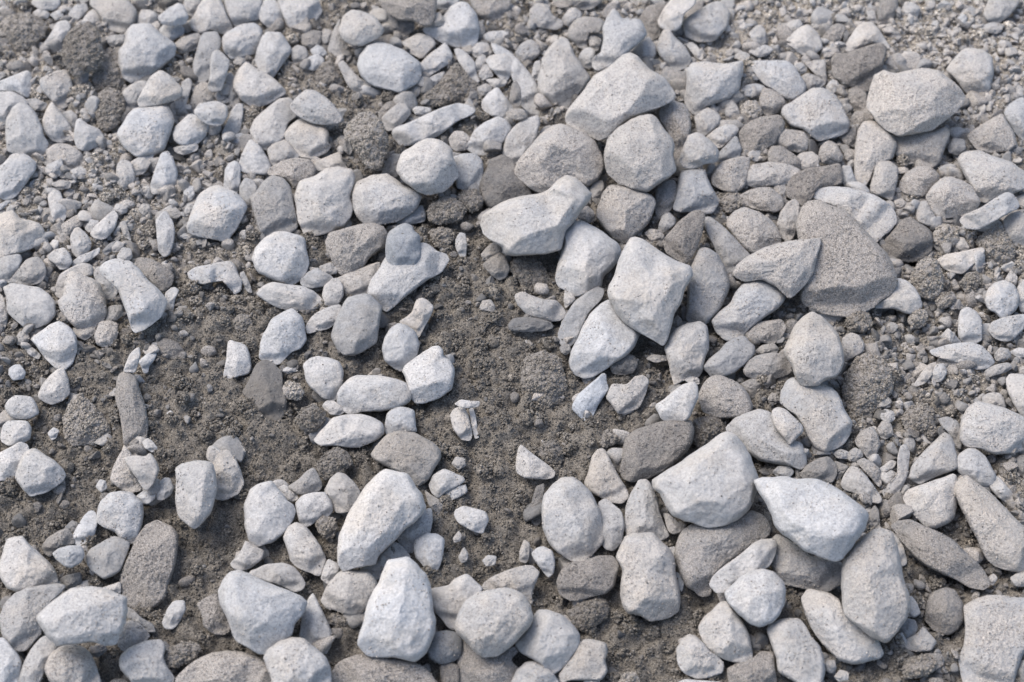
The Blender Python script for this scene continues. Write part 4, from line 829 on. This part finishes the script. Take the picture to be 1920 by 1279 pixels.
# ------------------------------------------------------------------ grains
def ico(sub):
    ph = (1 + 5 ** .5) / 2
    v = [(-1, ph, 0), (1, ph, 0), (-1, -ph, 0), (1, -ph, 0), (0, -1, ph), (0, 1, ph), (0, -1, -ph), (0, 1, -ph), (ph, 0, -1), (ph, 0, 1), (-ph, 0, -1), (-ph, 0, 1)]
    f = [(0, 11, 5), (0, 5, 1), (0, 1, 7), (0, 7, 10), (0, 10, 11), (1, 5, 9), (5, 11, 4), (11, 10, 2), (10, 7, 6), (7, 1, 8), (3, 9, 4), (3, 4, 2), (3, 2, 6), (3, 6, 8), (3, 8, 9), (4, 9, 5), (2, 4, 11), (6, 2, 10), (8, 6, 7), (9, 8, 1)]
    v = [np.array(p) / np.linalg.norm(p) for p in v]
    for _ in range(sub):
        mid, nf = {}, []

        def mp(a, b):
            k = (min(a, b), max(a, b))
            if k not in mid:
                p = v[a] + v[b]
                v.append(p / np.linalg.norm(p))
                mid[k] = len(v) - 1
            return mid[k]
        for a, b, c in f:
            x, y, z = mp(a, b), mp(b, c), mp(c, a)
            nf += [(a, x, z), (b, y, x), (c, z, y), (x, y, z)]
        f = nf
    return np.array(v), np.array(f)


def scatter(base, C, R, flat, tone, dust, rough, facet):
    """many irregular grains: (verts, tris, look)"""
    bv, bf = base
    n, k = len(C), len(bv)
    A = RNG.normal(size=(n, 3, 3))
    Qm, _ = np.linalg.qr(A)
    sc = RNG.uniform(0.55, 1.35, (n, 3))
    v = np.broadcast_to(bv, (n, k, 3)).copy()
    if facet:
        for _ in range(7):
            d = RNG.normal(size=(n, 3))
            d /= np.linalg.norm(d, axis=1)[:, None]
            lim = RNG.uniform(0.34, 0.80, n)
            s = np.einsum('nkj,nj->nk', v, d)
            over = np.maximum(s - lim[:, None], 0)
            v -= over[..., None] * d[:, None]
    v *= 1 + rough * RNG.uniform(-1, 1, (n, k, 1))
    v = np.einsum('nkj,nij->nki', v * sc[:, None], Qm)
    v[..., 2] *= flat
    v = v * R[:, None, None] + C[:, None]
    f = bf[None] + (np.arange(n) * k)[:, None, None]
    L = np.stack([tone, dust, RNG.random(n), np.zeros(n)], 1)
    return v.reshape(-1, 3), f.reshape(-1, 3), np.repeat(L, k, 0)


ICO0, ICO1, ICO2 = ico(0), ico(1), ico(2)


# ------------------------------------------------------------------ one stone
def smooth_outline(P, n, seed, rough):
    # one corner-cutting pass keeps broken corners readable, then even resampling
    for w in (0.11,):
        Q = np.roll(P, -1, 0)
        P = np.stack([P * (1 - w) + Q * w, P * w + Q * (1 - w)], 1).reshape(-1, 2)
    C = np.concatenate([P, P[:1]])
    s = np.concatenate([[0], np.cumsum(np.linalg.norm(np.diff(C, axis=0), axis=1))])
    t = np.linspace(0, s[-1], n, endpoint=False)
    O = np.stack([np.interp(t, s, C[:, 0]), np.interp(t, s, C[:, 1])], 1)
    O = 0.08 * np.roll(O, 1, 0) + 0.84 * O + 0.08 * np.roll(O, -1, 0)
    c = O.mean(0)
    r = math.sqrt(abs(0.5 * np.sum(O[:, 0] * np.roll(O[:, 1], -1) - np.roll(O[:, 0], -1) * O[:, 1])) / math.pi)
    q = np.concatenate([O / max(r, 1) * 2.2, np.full((n, 1), seed * 3.7)], 1)
    f = 1 + rough * fbm(q, seed, 3, 0.6)
    return c + (O - c) * f[:, None] * (1.035 + 1.3 / max(r, 8)), r


def facet_heights(S, outline, c, r, rnd):
    """piecewise-linear relief over the outline: crests join in flat facets"""
    cr = S['crest']
    if len(cr) == 0:
        k = rnd.choice((1, 2, 2, 3))
        a0 = rnd.uniform(0, 6.28)
        cr = []
        for i in range(k):
            a = a0 + i * 6.28 / k + rnd.uniform(-.5, .5)
            q = rnd.uniform(0.15, 0.42) if k > 1 else rnd.uniform(0.0, 0.25)
            b = outline[int(((math.atan2(math.sin(a), math.cos(a)) / 6.2832) % 1) * len(outline)) % len(outline)]
            p = c + (b - c) * q
            cr.append((p[0], p[1], rnd.uniform(0.72, 0.98)))
        cr = np.array(cr)
    step = max(1, len(outline) // 14)
    rim = outline[::step]
    co = np.concatenate([c + (rim - c) * 1.06, cr[:, :2]])
    hh = np.concatenate([[0.40 + 0.14 * rnd.uniform(-1, 1) for _ in rim], cr[:, 2]])
    return co, hh


def build_stone(S, idx):
    rnd = random.Random(idx * 7 + 3)
    clod = S['kind'] == 'c'
    big = math.sqrt(S['area'])
    n = int(min(150, max(36, big * 0.85)))
    if clod:
        n = int(min(190, n * 1.5))
    out, r = smooth_outline(S['pts'], n, idx, 0.10 if clod else 0.045)
    c = out.mean(0)
    co, hh = facet_heights(S, out, c, r, rnd)
    vs, _e, tri, ov, _oe, _of = delaunay_2d_cdt([Vector(p) for p in co], [], [], 0, 1e-4)
    vs = np.array([tuple(v) for v in vs])
    hv = np.array([np.mean([hh[j] for j in o]) for o in ov])
    m = max(9, n // 5)
    T = np.concatenate([np.linspace(0, 0.72, m + 1)[1:], 0.72 + 0.28 * np.sin(np.linspace(0, math.pi / 2, m // 2 + 2)[1:])])
    P = c[None, None] + (out - c)[None] * T[:, None, None]
    flat = np.concatenate([c[None], P.reshape(-1, 2)])
    tt = np.concatenate([[0.0], np.repeat(T, n)])
    h = np.full(len(flat), 0.42)
    for t in tri:
        a, b, d = vs[list(t)]
        det = (b[1] - d[1]) * (a[0] - d[0]) + (d[0] - b[0]) * (a[1] - d[1])
        if abs(det) < 1e-9:
            continue
        l1 = ((b[1] - d[1]) * (flat[:, 0] - d[0]) + (d[0] - b[0]) * (flat[:, 1] - d[1])) / det
        l2 = ((d[1] - a[1]) * (flat[:, 0] - d[0]) + (a[0] - d[0]) * (flat[:, 1] - d[1])) / det
        l3 = 1 - l1 - l2
        ins = (l1 > -1e-6) & (l2 > -1e-6) & (l3 > -1e-6)
        h[ins] = (l1 * hv[t[0]] + l2 * hv[t[1]] + l3 * hv[t[2]])[ins]
    # soften the facet edges a little (rings x segments blur)
    G = h[1:].reshape(len(T), n)
    for _ in range((1 if n < 110 else 2) if not clod else 6):
        up = np.concatenate([np.repeat(h[:1], n)[None], G[:-1]])
        dn = np.concatenate([G[1:], G[-1:]])
        G = 0.4 * G + 0.15 * (up + dn + np.roll(G, 1, 1) + np.roll(G, -1, 1))
    h = np.concatenate([[G[0].mean()], G.ravel()])
    t0 = rnd.uniform(0.80, 0.90) if not clod else 0.35
    e = np.clip((tt - t0) / (1 - t0), 0, 1)
    edge = np.sqrt(np.clip(1 - e * e, 0, 1))
    # metric placement
    depth0 = float((on_height(c[None], 0.0)[0] - CAM) @ FWD)
    mpp = depth0 * PXU
    rm = r * mpp
    wide = np.linalg.eigvalsh(np.cov((out - c).T))
    slim = math.sqrt(max(wide[0], 1e-6) / max(wide[1], 1e-6))
    rb = rm * (0.55 + 0.45 * slim)
    H = (0.75 if S['layer'] == 2 and S['area'] < 9000 else 1.0) * rb * (0.97 if not clod else 0.85) * rnd.uniform(0.9, 1.12)
    gritty = float(np.clip(region(GRIT, c[None])[0] / 6.0, 0, 1))
    zc = {-1: (0.06 * rb + 0.0012 if clod else 0.10 * rb + 0.0020 * (1 - gritty)), 0: (0.30 + 0.12 * gritty) * rb + 0.001 + 0.0026 * (1 - gritty), 1: 0.45 * rb + 0.010, 2: 0.5 * rb + 0.019}[S['layer']]
    PC = on_height(c[None], zc)[0]
    toc = CAM - PC
    toc /= np.linalg.norm(toc)
    nrm = np.array([0, 0, 1.0]) * 0.68 + toc * 0.32 + np.array([rnd.uniform(-1, 1), rnd.uniform(-1, 1), 0]) * 0.07
    nrm /= np.linalg.norm(nrm)
    back_t = np.sin(np.linspace(math.pi / 2, 0, max(6, m // 2) + 1))[1:-1]
    Pb = (c[None, None] + (out - c)[None] * back_t[:, None, None]).reshape(-1, 2)
    hb = -0.75 * np.repeat(np.sqrt(1 - back_t ** 2), n)
    uv = np.concatenate([flat, Pb, c[None]])
    dz = np.concatenate([h * edge, hb, [-0.75]]) * H
    R = rays(uv)
    tpl = ((PC - CAM) @ nrm) / (R @ nrm)
    V = CAM[None] + R * (tpl - dz)[:, None]
    # broken faces: planes that slice the front, cutting back along the line of sight so the outline stays
    if not clod:
        rn0 = R / np.linalg.norm(R, axis=1)[:, None]
        nf = 1 + len(T) * n
        left = dz[:nf].copy()
        own = len(S['crest'])
        for _ in range(4 if own > 2 else rnd.choice((3, 4, 5))):
            a = rnd.uniform(0, 2 * math.pi)
            tilt = math.radians(rnd.uniform(20, 48))
            dvec = toc * math.cos(tilt) + (RIGHT * math.cos(a) + UPV * math.sin(a)) * math.sin(tilt)
            s = (V[:nf] - PC) @ dvec
            lim = np.quantile(s, rnd.uniform(0.88, 0.97) if own > 2 else rnd.uniform(0.83, 0.95))
            over = np.maximum(s - lim, 0)
            cut = np.minimum(over / np.maximum(-(rn0[:nf] @ dvec), 0.3), np.maximum(left - 0.22 * dz[:nf], 0))
            left = left - cut
            V[:nf] += rn0[:nf] * cut[:, None]
    # surface relief: broad dents, chips and grit
    Q = V - PC
    ray_n = R / np.linalg.norm(R, axis=1)[:, None]
    ao = np.concatenate([0.35 + 0.65 * edge, np.ones(len(hb) + 1)])
    Qs = Q + np.array([idx * 1.37, idx * 0.71, idx * 2.11])
    if clod:
        dd = rb * 0.16 * fbm(Qs / rb * 1.4, idx, 3) + 0.0024 * (0.55 - cell(Qs * 300.0, idx)) + 0.0010 * (0.5 - cell(Qs * 750.0, idx + 2))
    else:
        dents = fbm(Qs / rm * 1.3, idx, 2)
        chips = np.abs(vnoise(Qs / rm * 3.1, idx + 31))
        dd = rb * (0.045 * dents - 0.025 * chips) + 0.00035 * fbm(Qs * 420.0, idx, 2)
        dd += (0.0002 + 0.00006 * S['dust']) * fbm(Qs * 1000.0, idx + 3, 2)
    V = V - ray_n * (dd * ao)[:, None]
    rad = (Q - ray_n * np.sum(Q * ray_n, 1)[:, None])
    nr = len(T)
    o = 1
    quads = []
    ring = np.arange(n)
    nx = (ring + 1) % n
    tris = [np.stack([np.zeros(n, int), o + nx, o + ring], 1)]
    allr = nr + len(back_t)
    for k in range(allr - 1):
        a = o + k * n
        quads.append(np.stack([a + ring, a + nx, a + n + nx, a + n + ring], 1))
    last = o + allr * n
    a = o + (allr - 1) * n
    tris.append(np.stack([a + ring, a + nx, np.full(n, last)], 1))
    quads = np.concatenate(quads)
    tris = np.concatenate(tris)
    tone = TONE[S['tone']] * rnd.uniform(0.93, 1.07)
    rv = rnd.random()
    blue = {0: 0.75, 1: 0.18}.get(S['dust'], rnd.choice((0, 0, 0.25)))
    look = np.tile([tone, S['dust'] / 9.6, rv, blue], (len(V), 1))
    rg = np.random.default_rng(idx + 100)
    front = np.arange(1, 1 + nr * n)
    cl = 0.5 + 0.5 * np.clip(2.2 * fbm(Qs[front] / rm * 1.6, idx + 77, 2), -1, 1)
    if clod:
        k, r0, r1, patch = 2.2, 0.00030, 0.00085, 0.3 + 0.7 * cl
    else:
        k, r0, r1, patch = 0.05 + 1.35 * (S['dust'] / 9.0) ** 1.5, 0.00020, 0.00042, cl ** (2.2 - 0.2 * S['dust'])
    cnt = int(min(5000, k * math.pi * (rm * 1000) ** 2))
    if cnt > 3 and rm > 0.0025:
        ringarea = np.repeat(np.maximum(np.diff(np.concatenate([[0.0], T])), 0.004) * T, n)
        p = ringarea * (patch + 0.03)
        pick = rg.choice(front, cnt, p=p / p.sum())
        fr = rg.random((cnt, 1))
        nb = np.minimum(pick + 1, nr * n)
        same = ((pick - 1) // n == (nb - 1) // n)[:, None]
        Cg = np.where(same, V[pick] * fr + V[nb] * (1 - fr), V[pick])
        rr = r0 + (r1 - r0) * rg.random(cnt) ** 2
        gt = np.clip(tone * np.where(rg.random(cnt) < 0.25, rg.uniform(0.35, 0.7, cnt), rg.uniform(0.75, 1.35, cnt)), 0.04, 0.6)
        gv, gf, gl = scatter(ICO0, Cg + rg.normal(0, 0.0001, (cnt, 3)), rr, 1.0, gt, np.full(cnt, 1.0 if clod else 0.9), 0.14, False)
        tris = np.concatenate([tris, gf + len(V)])
        return np.concatenate([V, gv]), quads, tris, np.concatenate([look, gl]), PC
    return V, quads, tris, look, PC


# ------------------------------------------------------------------ where stones lie, as seen on the ground (for the loose soil)
GW, GH = 480, 320
mask = np.zeros((GH, GW), np.int8)
gx, gy = np.meshgrid((np.arange(GW) + .5) * 4, (np.arange(GH) + .5) * 4)
for S in stones:
    p = S['pts']
    p = p.mean(0) + (p - p.mean(0)) * 0.93
    x0, y0 = np.maximum(p.min(0) // 4, 0).astype(int)
    x1, y1 = np.ceil(p.max(0) / 4).astype(int) + 1
    x1, y1 = min(x1, GW), min(y1, GH)
    if x1 <= x0 or y1 <= y0:
        continue
    X, Y = gx[y0:y1, x0:x1], gy[y0:y1, x0:x1]
    ins = np.zeros(X.shape, bool)
    for (xa, ya), (xb, yb) in zip(p, np.roll(p, -1, 0)):
        cond = (ya > Y) != (yb > Y)
        if ya != yb:
            ins ^= cond & (X < (xb - xa) * (Y - ya) / (yb - ya) + xa)
    val = 1 if S['layer'] < 0 else 2
    sub = mask[y0:y1, x0:x1]
    sub[ins] = np.maximum(sub[ins], val)

def covered(px):
    ix = (px[:, 0] // 4).astype(int)
    iy = (px[:, 1] // 4).astype(int)
    ok = (ix >= 0) & (ix < GW) & (iy >= 0) & (iy < GH)
    out = np.zeros(len(px), np.int8)
    out[ok] = mask[iy[ok], ix[ok]]
    return out


cov_f = (mask > 0).astype(float)
for _ in range(10):
    pd = np.pad(cov_f, 1, mode='edge')
    cov_f = (pd[:-2, 1:-1] + pd[2:, 1:-1] + pd[1:-1, :-2] + pd[1:-1, 2:] + 2 * cov_f) / 6

    if _ == 2:
        bank_f = cov_f.copy()


def stony(px):
    ix = np.clip(px[:, 0] // 4, 0, GW - 1).astype(int)
    iy = np.clip(px[:, 1] // 4, 0, GH - 1).astype(int)
    return cov_f[iy, ix]


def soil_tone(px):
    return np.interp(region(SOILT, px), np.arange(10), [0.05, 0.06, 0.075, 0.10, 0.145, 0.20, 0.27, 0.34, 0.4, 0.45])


# ------------------------------------------------------------------ ground sheet
def ground_height(P, fine=True):
    q = np.concatenate([P, np.zeros((len(P), 1))], 1)
    z = 0.0040 * fbm(q * 22.0, 3, 2) + 0.0026 * fbm(q * 85.0, 5, 2)
    z = z + 0.0062 * (0.38 - cell(P * 95.0 + 0.35 * np.stack([vnoise(q * 160.0, 91), vnoise(q * 160.0, 92)], 1), 61))
    if fine:
        z = z + 0.0012 * fbm(q * 150.0, 7, 2) + 0.0020 * (0.5 - cell(P * 260.0, 13)) + 0.0006 * fbm(q * 800.0, 23, 2)
    flat = np.concatenate([P, np.zeros((len(P), 1))], 1)
    dpt = (flat - CAM) @ FWD
    pz = to_px(flat)
    pz[dpt < 0.05] = 0
    ix = np.clip(pz[:, 0] // 4, 0, GW - 1).astype(int)
    iy = np.clip(pz[:, 1] // 4, 0, GH - 1).astype(int)
    dens = np.clip(region(GRIT, pz) / 6.0, 0, 1)
    return z - 0.0005 - 0.0160 * stony(pz) ** 1.7 * (0.2 + 0.8 * dens) + 0.0034 * bank_f[iy, ix] * (1 - dens)


def axis(lo, hi, step, far):
    core = np.arange(lo, hi, step)
    out, d, x = [], step, 0.0
    while x < far:
        d *= 1.16
        x += d
        out.append(x)
    out = np.array(out)
    return np.concatenate([lo - out[::-1], core, core[-1] + out])


X = axis(-0.37, 0.37, 0.0012, 60.0)
Y = axis(-0.27, 0.37, 0.0012, 60.0)
XX, YY = np.meshgrid(X, Y)
P2 = np.stack([XX.ravel(), YY.ravel()], 1)
zg = ground_height(P2)
far = np.maximum(np.abs(P2[:, 0]), np.abs(P2[:, 1]))
zg = zg * np.clip((1.0 - far) / 0.5, 0.0, 1.0)
V = np.concatenate([P2, zg[:, None]], 1)
w, hgt = len(X), len(Y)
I = (np.arange(hgt - 1)[:, None] * w + np.arange(w - 1)[None]).ravel()
quads = np.stack([I, I + 1, I + 1 + w, I + w], 1)
px = to_px(V)
near = (V - CAM) @ FWD > 0.05
px[~near] = 900
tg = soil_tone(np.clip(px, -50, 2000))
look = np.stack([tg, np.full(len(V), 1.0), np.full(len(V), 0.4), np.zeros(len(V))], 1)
g = link('ground', new_mesh('ground', V, quads, None, look), MAT)
g['kind'] = 'structure'
g['label'] = 'dark damp sandy soil under the stones'

# ------------------------------------------------------------------ stones
loose = []
for i, S in enumerate(stones):
    V, q, t, look, PC = build_stone(S, i)
    if id(S) in keep:
        nm = 'dirt_clod' if S['kind'] == 'c' else 'stone'
        o = link(nm, new_mesh(nm, V - PC, q, t, look), MAT, PC)
        o['label'] = S['label']
        o['category'] = 'dirt clod' if S['kind'] == 'c' else 'stone'
        o['group'] = 'crumbly sandy clods on the soil' if S['kind'] == 'c' else 'broken stones lying on the sandy ground'
    else:
        loose.append((V, q, t, look))

# ------------------------------------------------------------------ loose gravel and soil crumbs (nobody could count them)
def candidates(n):
    P = np.stack([RNG.uniform(-0.40, 0.40, n), RNG.uniform(-0.30, 0.40, n)], 1)
    z = ground_height(P)
    P3 = np.concatenate([P, z[:, None]], 1)
    return P3, to_px(P3)


def add(parts, V, q, t, look):
    off = sum(len(p[0]) for p in parts)
    parts.append((V, None if q is None else q + off, t + off, look))


def join(parts):
    V = np.concatenate([p[0] for p in parts])
    qs = [p[1] for p in parts if p[1] is not None]
    t = np.concatenate([p[2] for p in parts])
    return V, (np.concatenate(qs) if qs else None), t, np.concatenate([p[3] for p in parts])


# gravel: the small traced stones plus pebbles of 2-6 mm
parts = []
for V, q, t, look in loose:
    add(parts, V, q, t, look)
P3, px = candidates(24000)
dens = region(GRIT, px) / 9.0
sel = (RNG.random(len(px)) < 0.15 + 0.6 * dens) & (stony(px) > 0.38 - 0.33 * dens)
C, pp = P3[sel], px[sel]
R = 0.0022 + 0.0052 * RNG.random(len(C)) ** 2.0
C[:, 2] += 0.007 * RNG.random(len(C)) * stony(pp) * dens[sel] + 0.1 * R
tone = np.interp(np.clip(RNG.normal(5.2, 1.2, len(C)), 2.5, 7.5), np.arange(10), TONE)
v, f, L = scatter(ICO2, C, R, 0.85, tone, np.clip(RNG.normal(0.45, 0.2, len(C)), 0, 0.9), 0.012, True)
add(parts, v, None, f, L)
P3, px = candidates(95000)
cov = covered(px)
inside = (px[:, 0] > -30) & (px[:, 0] < 1950) & (px[:, 1] > -30) & (px[:, 1] < 1310)
dens = region(GRIT, px) / 9.0
ok = (RNG.random(len(px)) < dens ** 1.9 * 0.95) & (cov < 2)
C, pp = P3[ok], px[ok]
R = 0.0011 + 0.0026 * RNG.random(len(C)) ** 2.6
R *= np.where(covered(pp) == 1, 0.6, 1.0)
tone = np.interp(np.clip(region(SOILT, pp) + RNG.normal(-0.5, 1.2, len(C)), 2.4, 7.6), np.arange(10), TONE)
dust = np.clip(RNG.normal(0.55, 0.22, len(C)), 0, 0.9)
C = C + np.stack([np.zeros(len(C))] * 2 + [R * 0.35], 1)
bigm = R > 0.0019
for sel, base in ((bigm, ICO2), (~bigm, ICO1)):
    v, f, L = scatter(base, C[sel], R[sel], 0.8, tone[sel], dust[sel], 0.03, True)
    add(parts, v, None, f, L)
# and thinner gravel on the ground round about
n = 26000
P = np.stack([RNG.uniform(-0.95, 0.95, n), RNG.uniform(-0.8, 1.1, n)], 1)
P = P[(np.abs(P[:, 0]) > 0.40) | (P[:, 1] < -0.30) | (P[:, 1] > 0.40)]
C = np.concatenate([P, np.zeros((len(P), 1))], 1)
R = 0.0016 + 0.0085 * RNG.random(len(C)) ** 4
C[:, 2] = ground_height(P) * np.clip((1.0 - np.max(np.abs(P), 1)) / 0.5, 0, 1) + 0.2 * R
v, f, L = scatter(ICO1, C, R, 0.85, np.interp(RNG.normal(5.3, 1.3, len(C)), np.arange(10), TONE), np.clip(RNG.normal(0.5, 0.2, len(C)), 0, 0.9), 0.02, True)
add(parts, v, None, f, L)
V, q, t, L = join(parts)
o = link('gravel', new_mesh('gravel', V, q, t, L), MAT)
o['kind'] = 'stuff'
o['label'] = 'fine pale gravel strewn between the larger stones'
o['category'] = 'gravel'

# soil crumbs
P3, px = candidates(520000)
cov = covered(px)
clump = fbm(P3 * 60.0, 41, 2)
ok = ((cov == 0) & (RNG.random(len(px)) < 0.70 + 0.5 * clump)) | ((cov == 1) & (RNG.random(len(px)) < 0.08))
C, pp = P3[ok], px[ok]
R = 0.00028 + 0.00042 * RNG.random(len(C)) ** 2.5
C = C + np.stack([np.zeros(len(C))] * 2 + [R * RNG.uniform(0.2, 1.1, len(C))], 1)
# crumbs: little balls of grains stuck together
P3, px = candidates(26000)
cov = covered(px)
ok = (cov == 0) & (RNG.random(len(px)) < 0.75 + 0.6 * fbm(P3 * 45.0, 43, 2))
K, kp = P3[ok], px[ok]
kr = 0.0006 + 0.0034 * RNG.random(len(K)) ** 4.0
cnt = np.clip((kr / 0.00042) ** 2 * 1.6, 4, 60).astype(int)
idx = np.repeat(np.arange(len(K)), cnt)
dr = RNG.normal(size=(len(idx), 3))
dr /= np.linalg.norm(dr, axis=1)[:, None]
dr[:, 2] = np.abs(dr[:, 2]) * 0.9
wob = 1 + 0.35 * vnoise(dr * 1.6 + idx[:, None] * 3.1, 5)
Ck = K[idx] + dr * (kr[idx] * wob)[:, None]
Rk = (0.00026 + 0.00034 * RNG.random(len(idx)) ** 2) * (0.8 + kr[idx] * 260)
Rk = np.minimum(Rk, 0.00085)
C = np.concatenate([C, Ck, K])
R = np.concatenate([R, Rk, kr * 0.88])
pp = np.concatenate([pp, kp[idx], kp])
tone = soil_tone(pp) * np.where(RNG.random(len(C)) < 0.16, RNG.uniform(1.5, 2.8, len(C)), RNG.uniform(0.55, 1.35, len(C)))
print('grains', len(C))
parts = []
bigm = R > 0.00085
for sel, base in ((bigm, ICO1), (~bigm, ICO0)):
    v, f, L = scatter(base, C[sel], R[sel], 0.9, tone[sel], np.full(sel.sum(), 1.0), 0.16, False)
    add(parts, v, None, f, L)
V, q, t, L = join(parts)
o = link('soil_crumbs', new_mesh('soil_crumbs', V, q, t, L), MAT)
o['kind'] = 'stuff'
o['label'] = 'dark crumbs and grains of damp sandy soil'
o['category'] = 'soil'

# ------------------------------------------------------------------ light
SUN_EL, SUN_AZ = math.radians(58), math.radians(-62)      # azimuth from +Y towards +X
w = bpy.data.worlds.new('World')
SC.world = w
w.use_nodes = True
nt = w.node_tree
sky = nt.nodes.new('ShaderNodeTexSky')
sky.sky_type = 'NISHITA'
sky.sun_disc = False
sky.sun_elevation = SUN_EL
sky.sun_rotation = SUN_AZ
sky.dust_density = 3.0
sky.air_density = 1.0
sky.ozone_density = 0.0
bg = nt.nodes['Background']
bg.inputs['Strength'].default_value = 0.13
nt.links.new(sky.outputs[0], bg.inputs['Color'])
sl = bpy.data.lights.new('sun', 'SUN')
sl.energy = 1.35
sl.angle = math.radians(42)
sl.color = (1.0, 0.955, 0.90)
so = bpy.data.objects.new('sun', sl)
d = Vector((math.sin(SUN_AZ) * math.cos(SUN_EL), math.cos(SUN_AZ) * math.cos(SUN_EL), math.sin(SUN_EL)))
so.rotation_euler = d.to_track_quat('Z', 'Y').to_euler()
so.location = d * 3
COL.objects.link(so)

# ------------------------------------------------------------------ camera object
cd = bpy.data.cameras.new('camera')
cd.lens = LENS
cd.sensor_width = 36
cd.clip_start = 0.01
cd.clip_end = 500
cd.dof.use_dof = True
cd.dof.focus_distance = DIST * 0.965
cd.dof.aperture_fstop = 11.5
cam = bpy.data.objects.new('camera', cd)
cam.location = CAM
cam.rotation_euler = (math.pi / 2 - PITCH, 0, 0)
COL.objects.link(cam)
SC.camera = cam

SC.view_settings.view_transform = 'Standard'
SC.view_settings.look = 'None'
SC.view_settings.exposure = 0.93
SC.view_settings.gamma = 1.0
SC.render.engine = 'CYCLES'
